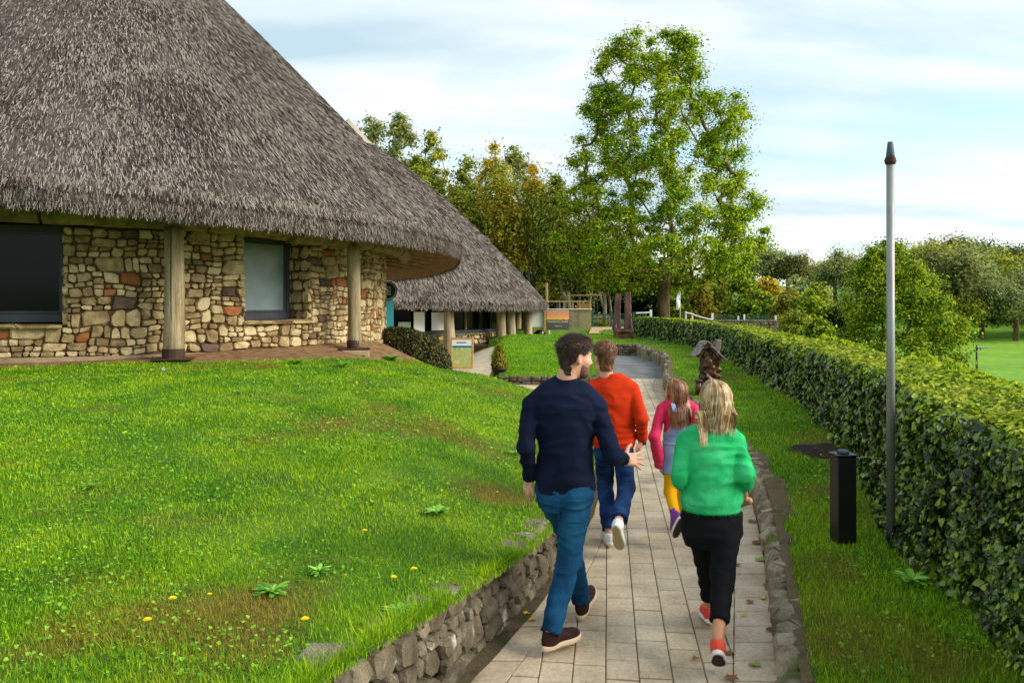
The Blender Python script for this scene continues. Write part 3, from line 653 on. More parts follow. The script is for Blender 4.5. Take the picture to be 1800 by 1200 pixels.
# ---------- near house
h1 = empty('thatched_roundhouse', (B1C[0], B1C[1], 1.0), 'large round stone house with a steep grey thatched roof above the lawn', 'house')
rng = np.random.default_rng(31)
tL, tR = math.radians(-96), math.radians(24)
w2a, w2b = th_of(428, B1C, B1R), th_of(545, B1C, B1R); d1b = th_of(113, B1C, B1R); d1a = d1b - .30
Z0, ZT = 1.0, 3.22
wall1 = ring_core('wall', B1C, B1R - .03, .75, [(tL, d1a, Z0 - .3, ZT), (d1a, d1b, Z0 - .3, 1.58), (d1b, w2a, Z0 - .3, ZT), (w2a, w2b, Z0 - .3, 1.60), (w2b, tR + .6, Z0 - .3, ZT)], M_mortar, h1)
ring_stones(wall1, B1C, B1R, math.radians(-88), tR, 1.13, ZT, [(d1a, d1b, 1.62, 4), (w2a, w2b, 1.64, 4)], (.10, .56, .07, .30), rng, 296, (M_stone, M_stoneR, M_stoneD))
ring_core('plinth', B1C, B1R + .06, .3, [(tL, tR, .75, 1.11)], M_concrete, wall1)
# reveal stones at the openings
def reveal(th, sgn, z0, z1, m):
    z = z0; k = 0
    while z < z1 - .05:
        h = min(rng.uniform(.12, .28), z1 - z); r = 0.0
        while r < .60:
            w = min(rng.uniform(.16, .3), .64 - r)
            cells_ = (r, z, r + w, z + h); V, Fc = stone_mesh(cells_, lambda p: p, rng, gap=.008, dep=.05, bulge=.025)
            rad = A(math.cos(th), math.sin(th)); tn = A(-math.sin(th), math.cos(th)) * sgn
            V3 = np.c_[B1C + (B1R + .0 - V[:, :1]) * rad + (V[:, 2:] - .0) * tn, V[:, 1]]
            Fc2 = Fc if sgn < 0 else [f[::-1] for f in Fc]
            pyd('reveal_stone', V3, Fc2, m, wall1); r += w
        z += h
reveal(w2b, -1, 1.64, ZT, M_stone); reveal(w2a, 1, 1.64, ZT, M_stone); reveal(d1b, -1, 1.6, ZT, M_stone) if False else reveal(d1b, -1, 1.62, ZT, M_stone)
# sills
def sill(a, b, z, th):
    t = np.linspace(a, b, 4)
    for i in range(3):
        m = (t[i] + t[i + 1]) / 2; c = B1pt(m, B1R - .16); rock((*c, z), ((t[1] - t[0]) * B1R * .98, .52, th), m + math.pi / 2, rng, M_stone, wall1, 'sill_stone', .015)
sill(d1a, d1b, 1.60, .07); sill(w2a, w2b, 1.62, .06)
# windows: frame + pane, set back in the wall
def window1(a, b, z0, z1, back, glassm, name='window'):
    pa, pb = B1pt(a, B1R - back), B1pt(b, B1R - back); t = unit(pb - pa); W = np.linalg.norm(pb - pa); rz = math.atan2(t[1], t[0]); c = (pa + pb) / 2; nn = A(t[1], -t[0])
    fr = MB(); fw = .085
    for x, z, sx, sz in ((-W / 2 + fw / 2, (z0 + z1) / 2, fw, z1 - z0), (W / 2 - fw / 2, (z0 + z1) / 2, fw, z1 - z0)): fr.box((c[0] + t[0] * x, c[1] + t[1] * x, z), (sx, .08, sz), rz, .006)
    for z, sz in ((z0 + .07, .14), (z1 - .05, .10)): fr.box((c[0], c[1], z), (W - 2 * fw - .002, .076, sz), rz, .006)
    f = fr.build('window', M_frame, h1)
    sash = MB(); iw = W - 2 * fw; s2 = .045
    for x in (-iw / 2 + s2 / 2, iw / 2 - s2 / 2): sash.box((c[0] + t[0] * x - nn[0] * .012, c[1] + t[1] * x - nn[1] * .012, (z0 + z1) / 2 + .02), (s2, .05, z1 - z0 - .26), rz, .005)
    for z in (z0 + .165, z1 - .125): sash.box((c[0] - nn[0] * .012, c[1] - nn[1] * .012, z), (iw - 2 * s2, .05, .045), rz, .005)
    sash.build('sash', M_frame, f)
    MB().box((c[0] - nn[0] * .02, c[1] - nn[1] * .02, (z0 + z1) / 2), (iw - .02, .012, z1 - z0 - .2), rz).build('pane', glassm, f)
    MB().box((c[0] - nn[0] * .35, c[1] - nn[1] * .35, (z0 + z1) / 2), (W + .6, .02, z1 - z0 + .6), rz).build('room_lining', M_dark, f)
window1(w2a - .03, w2b - .0, 1.65, 3.26, .56, M_frost)
window1(d1a - .02, d1b + .0, 1.66, 3.26, .40, M_glassD)
# ring beam of logs
bt = [th_of(u, B1C, 7.05) for u in (305, 622)]; st = bt[1] - bt[0]
jts = [bt[0] - 2 * st * .62, bt[0] - st * .5, bt[0] + .08, bt[0] + st * .55, bt[1] + .10, bt[1] + st * .62, bt[1] + st * 1.25]
def ze1(th):
    x = B1C[0] + 8.37 * np.cos(th); return 3.07 + .048 * np.clip(-1.2 - x, -3, 7) - .085 * np.clip(B1C[1] + 8.37 * np.sin(th) - 18.6, 0, 7)
for i in range(len(jts) - 1):
    t = np.linspace(jts[i] + .004, jts[i + 1] - .004, 9); p = B1pt(t, 6.98); zc = 3.20 + (ze1(t) - 3.2) * .5 + .13 - .04 * (i >= 3)
    MB().tube(np.c_[p, zc], np.linspace(.20, .165, 9) if i % 2 else np.linspace(.17, .20, 9), 14, wob=.05, seed=i).build('ring_beam', M_log, h1, True)
for i, (u, r0, r1, blk) in enumerate(((305, .165, .15, False), (622, .125, .13, True))):
    p = ray_circle(u, B1C, 7.1); post(h1, p[0], p[1], 1.08, 3.19 if i == 0 else 3.12, r0, r1, rng, True, True, blk, seed=i)
p = B1pt(bt[0], 7.1) + A(.02, -.158)
roof1 = thatch_roof(h1, B1C, 8.37, ze1, 8.1, 6.35, .34, 0, math.radians(-125), math.radians(45), 215000, .12, .0115, np.random.default_rng(2))
# rafters under the eave
for k in range(26):
    th = math.radians(-95 + k * 5); a, b = B1pt(th, 6.6), B1pt(th, 8.15); z = float(ze1(th))
    MB().tube([(*a, z + .36), (*b, z + .10)], [.045, .035], 7, wob=.05, seed=k).build('rafter', M_log, h1, True)

# ---------- far house
B2C = A(46.5 * math.sin(math.radians(-11.6)), 46.5 * math.cos(math.radians(-11.6)))
h2 = empty('thatched_roundhouse', (B2C[0], B2C[1], -.3), 'second thatched round house further along, with a window band and row of posts', 'house')
def ze2(th):
    x = B2C[0] + 11.35 * np.cos(th); return 1.62 - .026 * np.clip(x - 1.5, -20, 3)
rng = np.random.default_rng(41)
thatch_roof(h2, B2C, 11.35, ze2, 9.6, 9.2, .32, 0, math.radians(-170), math.radians(30), 95000, .21, .023, np.random.default_rng(8), pw=1.34)
a0, a1 = math.radians(-150), math.radians(25); R2 = 9.5
wall2 = ring_core('wall', B2C, R2 - .04, .4, [(a0, a1, -1.2, .36)], M_mortar, h2)
ring_stones(wall2, B2C, R2, a0 + .3, a1, -1.0, .36, [], (.16, .55, .12, .3), rng, 0, (M_stone, M_stoneR, M_stoneD), gap=.02, bulge=.05)
ring_core('sill_band', B2C, R2 + .08, .45, [(a0, a1, .363, .44)], M_log, h2)
ring_core('glazing_rail', B2C, R2 - .05, .12, [(a0, a1, .445, .60)], M_frame, h2)
ring_core('glazing', B2C, R2 - .14, .03, [(a0, a1, .602, 2.0)], M_glassD, h2)
ring_core('head_beam', B2C, 10.15, .3, [(a0, a1, 1.66, 1.95)], M_log, h2)
for k in range(30):
    th = a0 + (a1 - a0) * k / 29; p = B2C + (R2 - .1) * A(math.cos(th), math.sin(th)); MB().box((*p, 1.29), (.10, .12, 1.36), th).build('mullion', M_dark if k % 3 else M_log, h2)
M_paperSky = mat('white_paper_and_sky', [(246, 245, 240), (250, 249, 246)], scale=2, rough=.7)
M_notice = mat('green_notice_card', [(150, 178, 150), (168, 192, 166)], scale=2, rough=.7)
def window_card2(u, z, w, h, m):
    p = ray_circle(u, B2C, R2 + .03); th = math.atan2(*(p - B2C)[::-1]); MB().box((p[0], p[1], z), (w, .012, h), th + math.pi / 2, .003).build('notice', m, h2)
window_card2(737, 1.05, .56, .93, M_paperSky); window_card2(772, 1.06, .86, .86, M_paperSky); window_card2(711, .82, .62, .46, M_notice)  # white cards stand in for openings with bright sky light beyond
us = [790, 881, 898, 912.5, 922.5, 930]
for i, u in enumerate(us):
    if i < 3: p = ray_circle(u, B2C, 10.25)
    else:
        th = math.radians({3: -3, 4: 8, 5: 19}[i]); p = B2C + 10.25 * A(math.cos(th), math.sin(th))
    post(h2, p[0], p[1], -.3 if i else -.9, 1.72, .28 if i == 0 else .25, .24, rng, False, seed=i + 5)
for th in (-100, -118, -135, -80):
    p = B2C + 10.25 * A(math.cos(math.radians(th)), math.sin(math.radians(th))); post(h2, p[0], p[1], -.9, 1.72, .27, .24, rng, False, seed=int(-th))
# stone plinth under the posts at the corner
MB().box((*(ray_circle(868, B2C, 10.25)), -.5), (1.8, 1.0, .75), -.35, .05).build('corner_plinth', M_stoneD, h2)
# pale ridge cap
mb = MB(); zap = 1.6 + .34 + 9.6
rt_ = np.linspace(0, 2 * math.pi, 40, endpoint=False); rows = [(0.03, .62), (.35, .30), (.8, -.25), (1.7, -1.12), (2.5, -1.95), (2.52, -2.10), (1.6, -1.4)]
V = [(B2C[0] + r * math.cos(t), B2C[1] + r * math.sin(t), zap + z + .28 + (.06 * math.sin(8 * t) if 3 < i < 6 else 0)) for i, (r, z) in enumerate(rows) for t in rt_]
Fc = [(k * 40 + i, (k + 1) * 40 + i, (k + 1) * 40 + (i + 1) % 40, k * 40 + (i + 1) % 40) for k in range(len(rows) - 1) for i in range(40)]
pyd('ridge_cap', V, Fc, M_ridge, h2, True)

# soil strip at the foot of the near house
t = np.linspace(math.radians(-82), math.radians(18), 90); rows = []
for k, r in enumerate(np.linspace(6.4, 7.6, 7)):
    w = r + (.28 * vnoise(np.stack([t * 4, 0 * t, 0 * t], -1), 1.0, 1) + .15 - .75 * (1 - sm(math.radians(-66), math.radians(-45), t))) * (k / 6) ** 1.0
    p = B1C + w[:, None] * np.stack([np.cos(t), np.sin(t)], -1); rows.append(np.c_[p, zlawn(p[:, 0], p[:, 1]) + (.02 if k < 6 else -.02)])
V = np.concatenate(rows); i = np.arange(89); Q = np.concatenate([np.stack([k * 90 + i, (k + 1) * 90 + i, (k + 1) * 90 + i + 1, k * 90 + i + 1], -1) for k in range(6)])
tag(npm('soil_border', V, Q, M_soil, None, True), kind='structure')
# ---------------------------------------------------------------- vegetation
def leafmat(name, cols, **kw):
    a = dict(scale=.35, rough=.6, spec=.15, island=.25, island_hue=.65, trans=.42); a.update(kw); return mat(name, cols, **a)
M_ash = leafmat('ash_leaves', [(78, 118, 10), (120, 158, 16), (156, 182, 26), (190, 196, 44)])
M_oakL = leafmat('bush_leaves', [(66, 100, 8), (102, 140, 12), (140, 168, 22), (176, 182, 40)])
M_wood1 = leafmat('wood_leaves_green', [(100, 122, 30), (138, 156, 44), (172, 180, 58), (196, 188, 72)])
M_wood2 = leafmat('wood_leaves_golden', [(140, 136, 32), (186, 172, 44), (218, 194, 58), (226, 184, 56)])
M_wood3 = leafmat('wood_leaves_dusky', [(110, 128, 88), (142, 158, 106), (166, 176, 112), (170, 170, 78)])
M_dkgr = leafmat('evergreen_leaves', [(18, 30, 12), (30, 46, 16), (48, 64, 22)])
M_autumn = leafmat('autumn_leaves', [(104, 104, 24), (142, 134, 32), (172, 132, 40), (146, 150, 44)])
M_farw = leafmat('far_wood_leaves', [(74, 88, 44), (104, 116, 56), (132, 136, 70), (150, 142, 78)], scale=.1)
M_farw2 = leafmat('far_wood_leaves_dark', [(52, 66, 30), (78, 92, 40), (104, 112, 52)], scale=.1)
M_bark = mat('grey_brown_bark', [(72, 58, 38), (104, 86, 58), (134, 116, 84)], scale=3, rough=.95, bump=.8, bscale=12, stretch=(1, 1, .3), bdist=.03)
M_bark2 = mat('pale_bark', [(112, 98, 78), (156, 144, 120), (186, 176, 154)], scale=3, rough=.9, bump=.6, bscale=10, stretch=(1, 1, .3), bdist=.03)

def leafquads(C, Nrm, size, rng):
    n = len(C); Nrm = unit(Nrm); t = unit(np.cross(Nrm, unit(rng.normal(size=(n, 3))))); b = np.cross(Nrm, t); s = np.broadcast_to(size, (n,))[:, None]
    V = np.stack([C - .55 * s * b, C + .33 * s * t + .05 * s * Nrm, C + .6 * s * b, C - .33 * s * t + .05 * s * Nrm], 1).reshape(-1, 3)
    return V, (np.arange(n) * 4)[:, None] + np.arange(4)[None]
def skeleton(base, top0, centers, r0, rng, fork=None):
    """trunk to top0, then each cluster joins the nearest lower node; radii grow with the load carried"""
    base, top0 = np.array(base, float), np.array(top0, float)
    k = 6; nodes = [base + (top0 - base) * i / k + A(rng.normal(0, .04), rng.normal(0, .04), 0) * (i > 0) * np.linalg.norm(top0 - base) * .12 for i in range(k + 1)]; parent = [-1] + list(range(k)); load = [0.] * (k + 1)
    order = np.argsort(np.linalg.norm(centers - top0, axis=1))
    for ci in order:
        c = centers[ci]; Nd = np.array(nodes); d = c - Nd; dist = np.linalg.norm(d, axis=1); pen = dist + 2.2 * np.maximum(0, .55 * dist - d[:, 2]) + (np.arange(len(Nd)) < k - 1) * 100
        j = int(np.argmin(pen)); a = Nd[j]; L = dist[j]; m = 2 if L < 1.2 else 3 if L < 3 else 5
        pv = j; up = A(0, 0, 1) * L * .12; off = rng.normal(0, .06, 3) * L
        for q in range(1, m + 1):
            s = q / m; nodes.append(a + (c - a) * s + (up * (-1) + off) * math.sin(math.pi * s)); parent.append(pv); load.append(0); pv = len(nodes) - 1
        load[pv] = 1
    for i in range(len(nodes) - 1, 0, -1): load[parent[i]] += load[i]
    tot = load[0]; r = [max(.018 * r0 / .3, r0 * (l / tot) ** .46) for l in load]
    kids = {}
    for i, p in enumerate(parent): kids.setdefault(p, []).append(i)
    mb = MB(); stack = [0]
    def chain(i, start):
        pts, rad = ([nodes[start]], [min(r[start], r[i] * 1.25)]) if start >= 0 else ([], [])
        while True:
            pts.append(nodes[i]); rad.append(r[i]); ch = kids.get(i, [])
            if not ch: break
            mx = max(ch, key=lambda q: load[q])
            for q in ch:
                if q != mx: todo.append((q, i))
            i = mx
        if len(pts) > 1: mb.tube(np.array(pts), np.array(rad), 8 if rad[0] > .1 else 5, cap=False)
    todo = [(0, -1)]
    while todo: chain(*todo.pop())
    return mb
def tree(name, label, base, rows, d, nclus, nleaf, lsize, lm, bm, r0, rng, depth=1.0, crad=(.7, 1.2), crown_base=None, group=None, trunk_top=None, flat=.7, parent_label=None, cat='tree', fill=0.5):
    """rows: (v, u0, u1) outline of the crown in photo pixels at distance d; the crown is filled through its depth"""
    ppm = F / d; rows = np.array(sorted(rows), float); C = []
    u_mid = None
    while len(C) < nclus:
        v = rng.uniform(rows[0, 0], rows[-1, 0]); a, b = np.interp(v, rows[:, 0], rows[:, 1]), np.interp(v, rows[:, 0], rows[:, 2])
        amax = (rows[:, 2] - rows[:, 1]).max()
        if rng.random() > (b - a) / amax: continue
        hw = (b - a) / 2; k = rng.uniform(-1, 1); kd = rng.uniform(-1, 1)
        if k * k + kd * kd > 1 or k * k + kd * kd < rng.uniform(0, 1) * fill: continue
        mar = crad[0] * .75 * ppm; hw2 = max(hw - mar, hw * .4)
        dd = d + kd * hw2 / ppm * depth; C.append(px((a + b) / 2 + k * hw2, v, d) * 1.0 + A(0, dd - d, 0))
    C = np.array(C); base = np.array(base, float)
    tt = np.array(trunk_top, float) if trunk_top is not None else base * .7 + A(C[:, 0].mean(), C[:, 1].mean(), C[:, 2].min()) * .3 + A(0, 0, (C[:, 2].min() - base[2]) * .4)
    root = empty(name, base, label, cat, group)
    skeleton(base, tt, C, r0, rng).build('trunk', bm, root, True)
    per = nleaf // nclus; Cc = np.repeat(C, per, 0); cr = np.repeat(rng.uniform(*crad, nclus), per); n = len(Cc)
    dirs = unit(rng.normal(size=(n, 3))); rr = cr * np.minimum(np.abs(rng.normal(0, .52, n)), 1.02); P = Cc + dirs * rr[:, None] * A(1, 1, flat)
    P[:, 2] -= .12 * rr
    V, Q = leafquads(P, dirs + A(0, 0, .7) + rng.normal(0, .5, (n, 3)), lsize * rng.uniform(.6, 1.3, n), rng)
    npm('crown', V, Q, lm, root); return root
R = np.random.default_rng
# tall ash beside the path
rows = [(62, 1085, 1225), (90, 1050, 1245), (150, 1012, 1270), (185, 1003, 1318), (230, 998, 1328), (270, 988, 1325), (330, 982, 1330), (380, 962, 1358), (410, 955, 1362), (450, 962, 1352), (475, 990, 1330), (495, 1030, 1240), (515, 1050, 1120)]
tree('ash_tree', 'tall green broadleaf tree with open crown beside the pale wooden fence', px(1167, 556, 55), rows, 55, 420, 170000, .17, M_ash, M_bark, .42, R(4), crad=(.8, 1.5), trunk_top=px(1168, 440, 55), depth=.85)
# woodland behind the second house
wd = [((192, 628, 690), 640, 66, M_wood3, 600), ((186, 668, 740), 702, 64, M_wood3, 560), ((226, 728, 800), 760, 66, M_wood1, 540), ((268, 790, 850), 822, 64, M_wood1, 560), ((256, 830, 905), 868, 66, M_wood2, 560), ((250, 872, 945), 905, 70, M_wood3, 545), ((292, 905, 975), 938, 63, M_wood2, 545), ((305, 950, 1010), 975, 62, M_wood1, 550), ((215, 600, 660), 622, 60, M_autumn, 560), ((270, 700, 770), 735, 60, M_wood1, 560), ((330, 840, 930), 886, 60, M_wood2, 555), ((330, 765, 850), 805, 61, M_wood1, 560), ((380, 930, 1010), 968, 60, M_wood1, 552)]
lab = ['slender dusky green tree of the wood, closest to the pale ridge cap', 'tall dusky tree with sparse top rising behind the second thatched roof', 'green tree of the wood, sloping down from the tall dusky ones', 'narrow green tree in the middle of the wood behind the second house', 'golden tree of the wood with bare lower trunk', 'dusky rounded treetop standing highest beside the golden trees', 'golden tree of the wood next to the tall ash', 'green tree of the wood touching the crown of the tall ash', 'orange-tinted tree peeping over the ridge of the second thatched roof', 'low green tree against the slope of the second thatched roof', 'low golden tree with many thin stems above the second thatched eave', 'leafy green tree overhanging the second thatched roof', 'small green tree with thin trunk by the playground rail']
for i, ((v0, a, b), uc, d, m, vb) in enumerate(wd):
    h = min(470, v0 + 240); w = b - a
    rows = [(v0, uc - w * .12, uc + w * .12), (v0 + 30, a + w * .15, b - w * .15), (v0 + 80, a - 6, b + 6), (v0 + 140, a - 10, b + 10), (h - 20, a, b), (h, a + w * .2, b - w * .2)]
    tree('woodland_tree', lab[i], px(uc + random.uniform(-8, 8), vb, d), rows, d, 75, 11500, .23, m, M_bark2 if i % 3 else M_bark, .17, R(50 + i), crad=(.7, 1.3), depth=1.3, group='trees of the wood behind the second house', fill=.2)
# bare pale stems at the wood's edge
for i, (u, v0, vb, d, ln) in enumerate(((868, 330, 545, 62, 8), (905, 380, 548, 60, -10), (935, 360, 548, 61, 10), (985, 400, 545, 58, -14), (1003, 420, 545, 59, 10), (1016, 430, 548, 60, -6), (1040, 400, 545, 63, 8), (1062, 430, 545, 61, -9))):
    b, t = px(u - ln, vb + 8, d), px(u + ln, v0, d); k = np.linspace(0, 1, 9)[:, None]; P = b + (t - b) * k + np.c_[.18 * np.sin(k * 5 + i), 0 * k, 0 * k]
    r = empty('thin_tree', b, 'thin pale-stemmed young tree at the edge of the wood by the playground', 'tree', 'thin stems at the edge of the wood')
    mb = MB().tube(P, np.linspace(.12, .05, 9), 7)
    for q in (5, 6, 7): mb.tube([P[q], P[q] + A(.5 * (-1) ** q, .1, .8), P[q] + A(.9 * (-1) ** q, .2, 1.7)], [.045, .03, .015], 5)
    mb.build('trunk', M_bark2, r, True)
    n = 1600; C = P[8] + R(i).normal(0, 1, (n, 3)) * A(.9, .9, 1.6) - A(0, 0, .6); V, Q = leafquads(C, R(i).normal(0, 1, (n, 3)) + A(0, 0, .7), .26, R(i)); npm('crown', V, Q, M_wood1, r)
# dark evergreens closing the view behind the playground
for i, (uc, v0, w, d) in enumerate(((905, 415, 90, 76), (965, 400, 100, 78), (1030, 395, 100, 76), (1085, 405, 90, 77), (1130, 420, 80, 75), (1190, 445, 80, 78), (820, 420, 100, 77), (740, 400, 110, 78), (1250, 470, 70, 80))):
    rows = [(v0, uc - 10, uc + 10), (v0 + 40, uc - w * .4, uc + w * .4), (v0 + 90, uc - w * .6, uc + w * .6), (556, uc - w * .62, uc + w * .62)]
    tree('evergreen_tree', 'dense dark evergreen tree closing the view behind the playground', px(uc, 562, d), rows, d, 60, 7000, .42, M_dkgr, M_bark, .25, R(80 + i), crad=(.9, 1.5), group='dark evergreens behind the playground', fill=.1)
# tree in the valley behind the grey post
rows = [(424, 1545, 1590), (440, 1510, 1610), (470, 1492, 1640), (510, 1478, 1668), (560, 1470, 1690), (610, 1475, 1705), (650, 1490, 1700), (685, 1520, 1680)]
tree('round_tree', 'bushy green tree below the hedge behind the tall grey post', px(1590, 705, 30), rows, 30, 170, 60000, .105, M_oakL, M_bark, .16, R(9), crad=(.45, .85), group=None, fill=.35)
# trees and scrub on the slope beyond the fence
sl = [((1200, 490, 80), 72, M_oakL, 'light green tree standing behind the white flag'), ((1262, 470, 90), 78, M_wood1, 'green tree on the slope beyond the middle of the wire fence'), ((1310, 478, 100), 76, M_oakL, 'spreading green tree of the slope above the stone wall'), ((1352, 492, 80), 70, M_wood2, 'yellowing tree behind the end post of the wire fence'), ((1385, 512, 70), 62, M_autumn, 'orange-tinged shrubby tree on the slope'), ((1425, 512, 80), 56, M_oakL, 'dense green shrubby tree close beside the valley tree'), ((1400, 490, 40), 95, M_wood3, 'sparse grey-green treetop on the skyline'), ((1440, 500, 90), 95, M_wood1, 'rounded dull green tree on the skyline behind the valley tree'), ((1235, 505, 60), 66, M_autumn, 'small golden tree beside the white flag'), ((1470, 540, 60), 44, M_dkgr, 'dark ivy-clad shrub at the foot of the valley tree'), ((1330, 515, 90), 66, M_oakL, 'bright green bush above the far stone wall'), ((1395, 545, 80), 50, M_wood1, 'light green bush at the end of the far stone wall'), ((1440, 560, 70), 38, M_oakL, 'pale green bush rising behind the hedge')]
for i, ((uc, v0, w), d, m, lb) in enumerate(sl):
    vb = 575 + max(0, (uc - 1330)) * .25 + max(0, 60 - d) * 1.2; rows = [(v0, uc - w * .15, uc + w * .15), (v0 + 18, uc - w * .42, uc + w * .42), (v0 + 45, uc - w * .6, uc + w * .6), (vb, uc - w * .6, uc + w * .6)]
    tree('slope_tree', lb, px(uc, vb + 12, d), rows, d, 56, 9500, .28 * d / 70, m, M_bark, .2 * d / 70, R(120 + i), crad=(.6 * d / 70, 1.15 * d / 70), group='trees on the slope beyond the fence', fill=.2)
# far woods across the valley: four kinds of crown, copied
kinds = []
for k in range(4):
    rng = R(200 + k); n = 18000; root = empty('far_tree', (0, 0, 0), ['dull olive rounded tree in the far wood across the valley meadow', 'yellow-green rounded tree in the far wood across the valley meadow', 'dark green rounded tree in the far wood across the valley meadow', 'greyish green rounded tree in the far wood across the valley meadow'][k], 'tree', 'far trees across the valley meadow')
    nb = 26; bc = unit(rng.normal(size=(nb, 3))) * A(3.6, 3.6, 2.6) * rng.uniform(.45, 1, (nb, 1)); bc[:, 2] = np.abs(bc[:, 2]) * 1.5 - 1.0 + 4.2; j = rng.integers(0, nb, n); dr = unit(rng.normal(size=(n, 3)))
    C = bc[j] + dr * np.minimum(np.abs(rng.normal(0, .95, n)), 1.7)[:, None]; V, Q = leafquads(C, dr + A(0, 0, .8) + rng.normal(0, .7, (n, 3)), .27 * rng.uniform(.6, 1.3, n), rng); npm('crown', V, Q, [M_farw, M_wood1, M_farw2, M_wood3][k], root)
    MB().tube([(0, 0, -.5), (0.1, 0, 2.5), (.2, .1, 5)], [.35, .28, .15], 7).build('trunk', M_bark, root, True); kinds.append(root)
spots = []; rng = R(77)
for row, (d, v) in enumerate(((86, 613), (104, 590), (128, 568), (165, 552), (215, 540))):
    for u in np.arange(1640 - row * 30, 2010, 46):
        spots.append((u + rng.uniform(-14, 14), d * rng.uniform(.96, 1.05), row))
for u in np.arange(1350, 1660, 40): spots.append((u + rng.uniform(-10, 10), rng.uniform(150, 180), 3))
for i, (u, d, row) in enumerate(spots):
    x = (u - 900) / F * d; z = float(zground(x, d)); s = rng.uniform(.75, 1.15) * (1.15 + .12 * row)
    o = kinds[i] if i < 4 else copy_tree(kinds[rng.integers(0, 4)], (0, 0, 0)); o.location = (x, d, z - .2); o.scale = (s, s, s * rng.uniform(.85, 1.15)); o.rotation_euler.z = rng.uniform(0, 6)

# ---------------------------------------------------------------- the long ivy hedge
M_ivy = leafmat('hedge_ivy_leaves', [(34, 52, 10), (56, 82, 18), (84, 112, 30), (122, 146, 48)], scale=1.5, rough=.35, spec=.5, island=.4, trans=.15)
M_htop = leafmat('hedge_top_leaves', [(84, 112, 14), (126, 152, 26), (164, 182, 44), (186, 186, 66), (160, 116, 56)], scale=1.0, island=.3, ramp=(.2, 1.0), trans=.3)
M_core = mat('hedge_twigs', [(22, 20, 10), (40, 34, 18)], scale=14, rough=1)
hy = np.linspace(1.15, 38.8, 120); hw = .95 + .12 * np.sin(hy * .6); P0 = np.c_[XH(hy), hy]; T = unit(np.gradient(P0, axis=0)); Nh = np.c_[T[:, 1], -T[:, 0]]
htop = spl([(0, 1.24), (4, 1.27), (6, 1.30), (10, 1.24), (18, 1.17), (26, 1.22), (40, 1.22)])
hd = empty('ivy_hedge', (float(XH(12)) + .5, 12, .3), 'long clipped ivy hedge running along the grass verge beside the path', 'hedge')
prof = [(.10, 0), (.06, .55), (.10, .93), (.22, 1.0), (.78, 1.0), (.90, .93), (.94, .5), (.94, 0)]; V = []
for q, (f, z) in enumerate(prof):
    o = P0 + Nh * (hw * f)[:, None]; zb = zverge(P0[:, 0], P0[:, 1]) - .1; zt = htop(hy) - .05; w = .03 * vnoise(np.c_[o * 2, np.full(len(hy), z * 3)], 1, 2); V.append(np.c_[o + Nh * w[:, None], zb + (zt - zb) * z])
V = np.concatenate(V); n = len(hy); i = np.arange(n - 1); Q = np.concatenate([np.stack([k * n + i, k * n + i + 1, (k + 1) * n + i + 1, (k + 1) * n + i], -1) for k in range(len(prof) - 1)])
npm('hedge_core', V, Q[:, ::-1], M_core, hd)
rng = R(15)
def hedge_leaves(n, where, lsz, mt, name, shape):
    u = rng.random(n); y = 1.1 * (38.7 / 1.1) ** u; s = lsz * np.clip((y / 5) ** .62, .8, 3.2) * rng.uniform(.55, 1.35, n)
    b = np.c_[XH(y), y]; Tn = np.stack([np.interp(y, hy, Nh[:, k]) for k in (0, 1)], 1); w = np.interp(y, hy, hw); zb = zverge(b[:, 0], b[:, 1]); zt = htop(y)
    if where == 'front':
        h = rng.random(n) ** .85; z = zb - .02 + (zt - zb + .03) * h; bul = .06 * vnoise(np.c_[y * 1.0, z * 2.5, 0 * y], 1.4, 3) + .05 * vnoise(np.c_[y * 1.0, z * 1.0, 0 * y], 5, 6)
        o = bul + .02 + .10 * np.clip(h - .9, 0, 1) * 6 + rng.uniform(-.05, .05, n) - .10 * (h < .08); C = np.c_[b + Tn * o[:, None], z]; nr = np.c_[-Tn, .45 + 0 * y] + rng.normal(0, .42, (n, 3))
    else:
        f = rng.random(n) * 1.04 - .02; C = np.c_[b + Tn * (w * f)[:, None], zt + .03 * vnoise(np.c_[y, f * 2, 0 * y], 2.2, 8) + rng.uniform(-.05, .035, n) + .05 * (rng.random(n) < .02) * rng.random(n) - .09 * (np.clip(.12 - f, 0, 1) + np.clip(f - .88, 0, 1)) * 6]; nr = np.c_[-Tn * .25, 1 + 0 * y] + rng.normal(0, .38, (n, 3))
    V, Q = leaves(C, nr, s, rng, shape, .3); tag(npm(name, V, Q, mt, hd), kind='stuff')
hedge_leaves(76000, 'front', .048, M_ivy, 'ivy_leaves', 'ivy'); hedge_leaves(54000, 'top', .044, M_htop, 'top_leaves', 'leaf')
n = 9000; hedge_leaves(n, 'front', .04, M_htop, 'young_leaves', 'leaf')
# ragged sprigs standing up beyond the hedge
n = 5200; y = rng.uniform(3.4, 26, n); b = np.c_[XH(y), y]; Tn = np.stack([np.interp(y, hy, Nh[:, k]) for k in (0, 1)], 1); f = rng.uniform(.9, 1.6, n); pk = np.clip(vnoise(np.c_[y * .9, f * .5, 0 * y], 1.3, 21), 0, 1)
C = np.c_[b + Tn * f[:, None], htop(y) - .12 + pk * .38 * rng.random(n)]; V, Q = leaves(C, rng.normal(0, 1, (n, 3)) + A(0, 0, .6), .05 * np.clip((y / 5) ** .5, 1, 2), rng, 'leaf', .25)
sp = npm('bramble_fringe', V, Q, M_oakL); tag(sp, 'ragged light green bramble growth along the back of the hedge', 'bramble', kind='stuff')

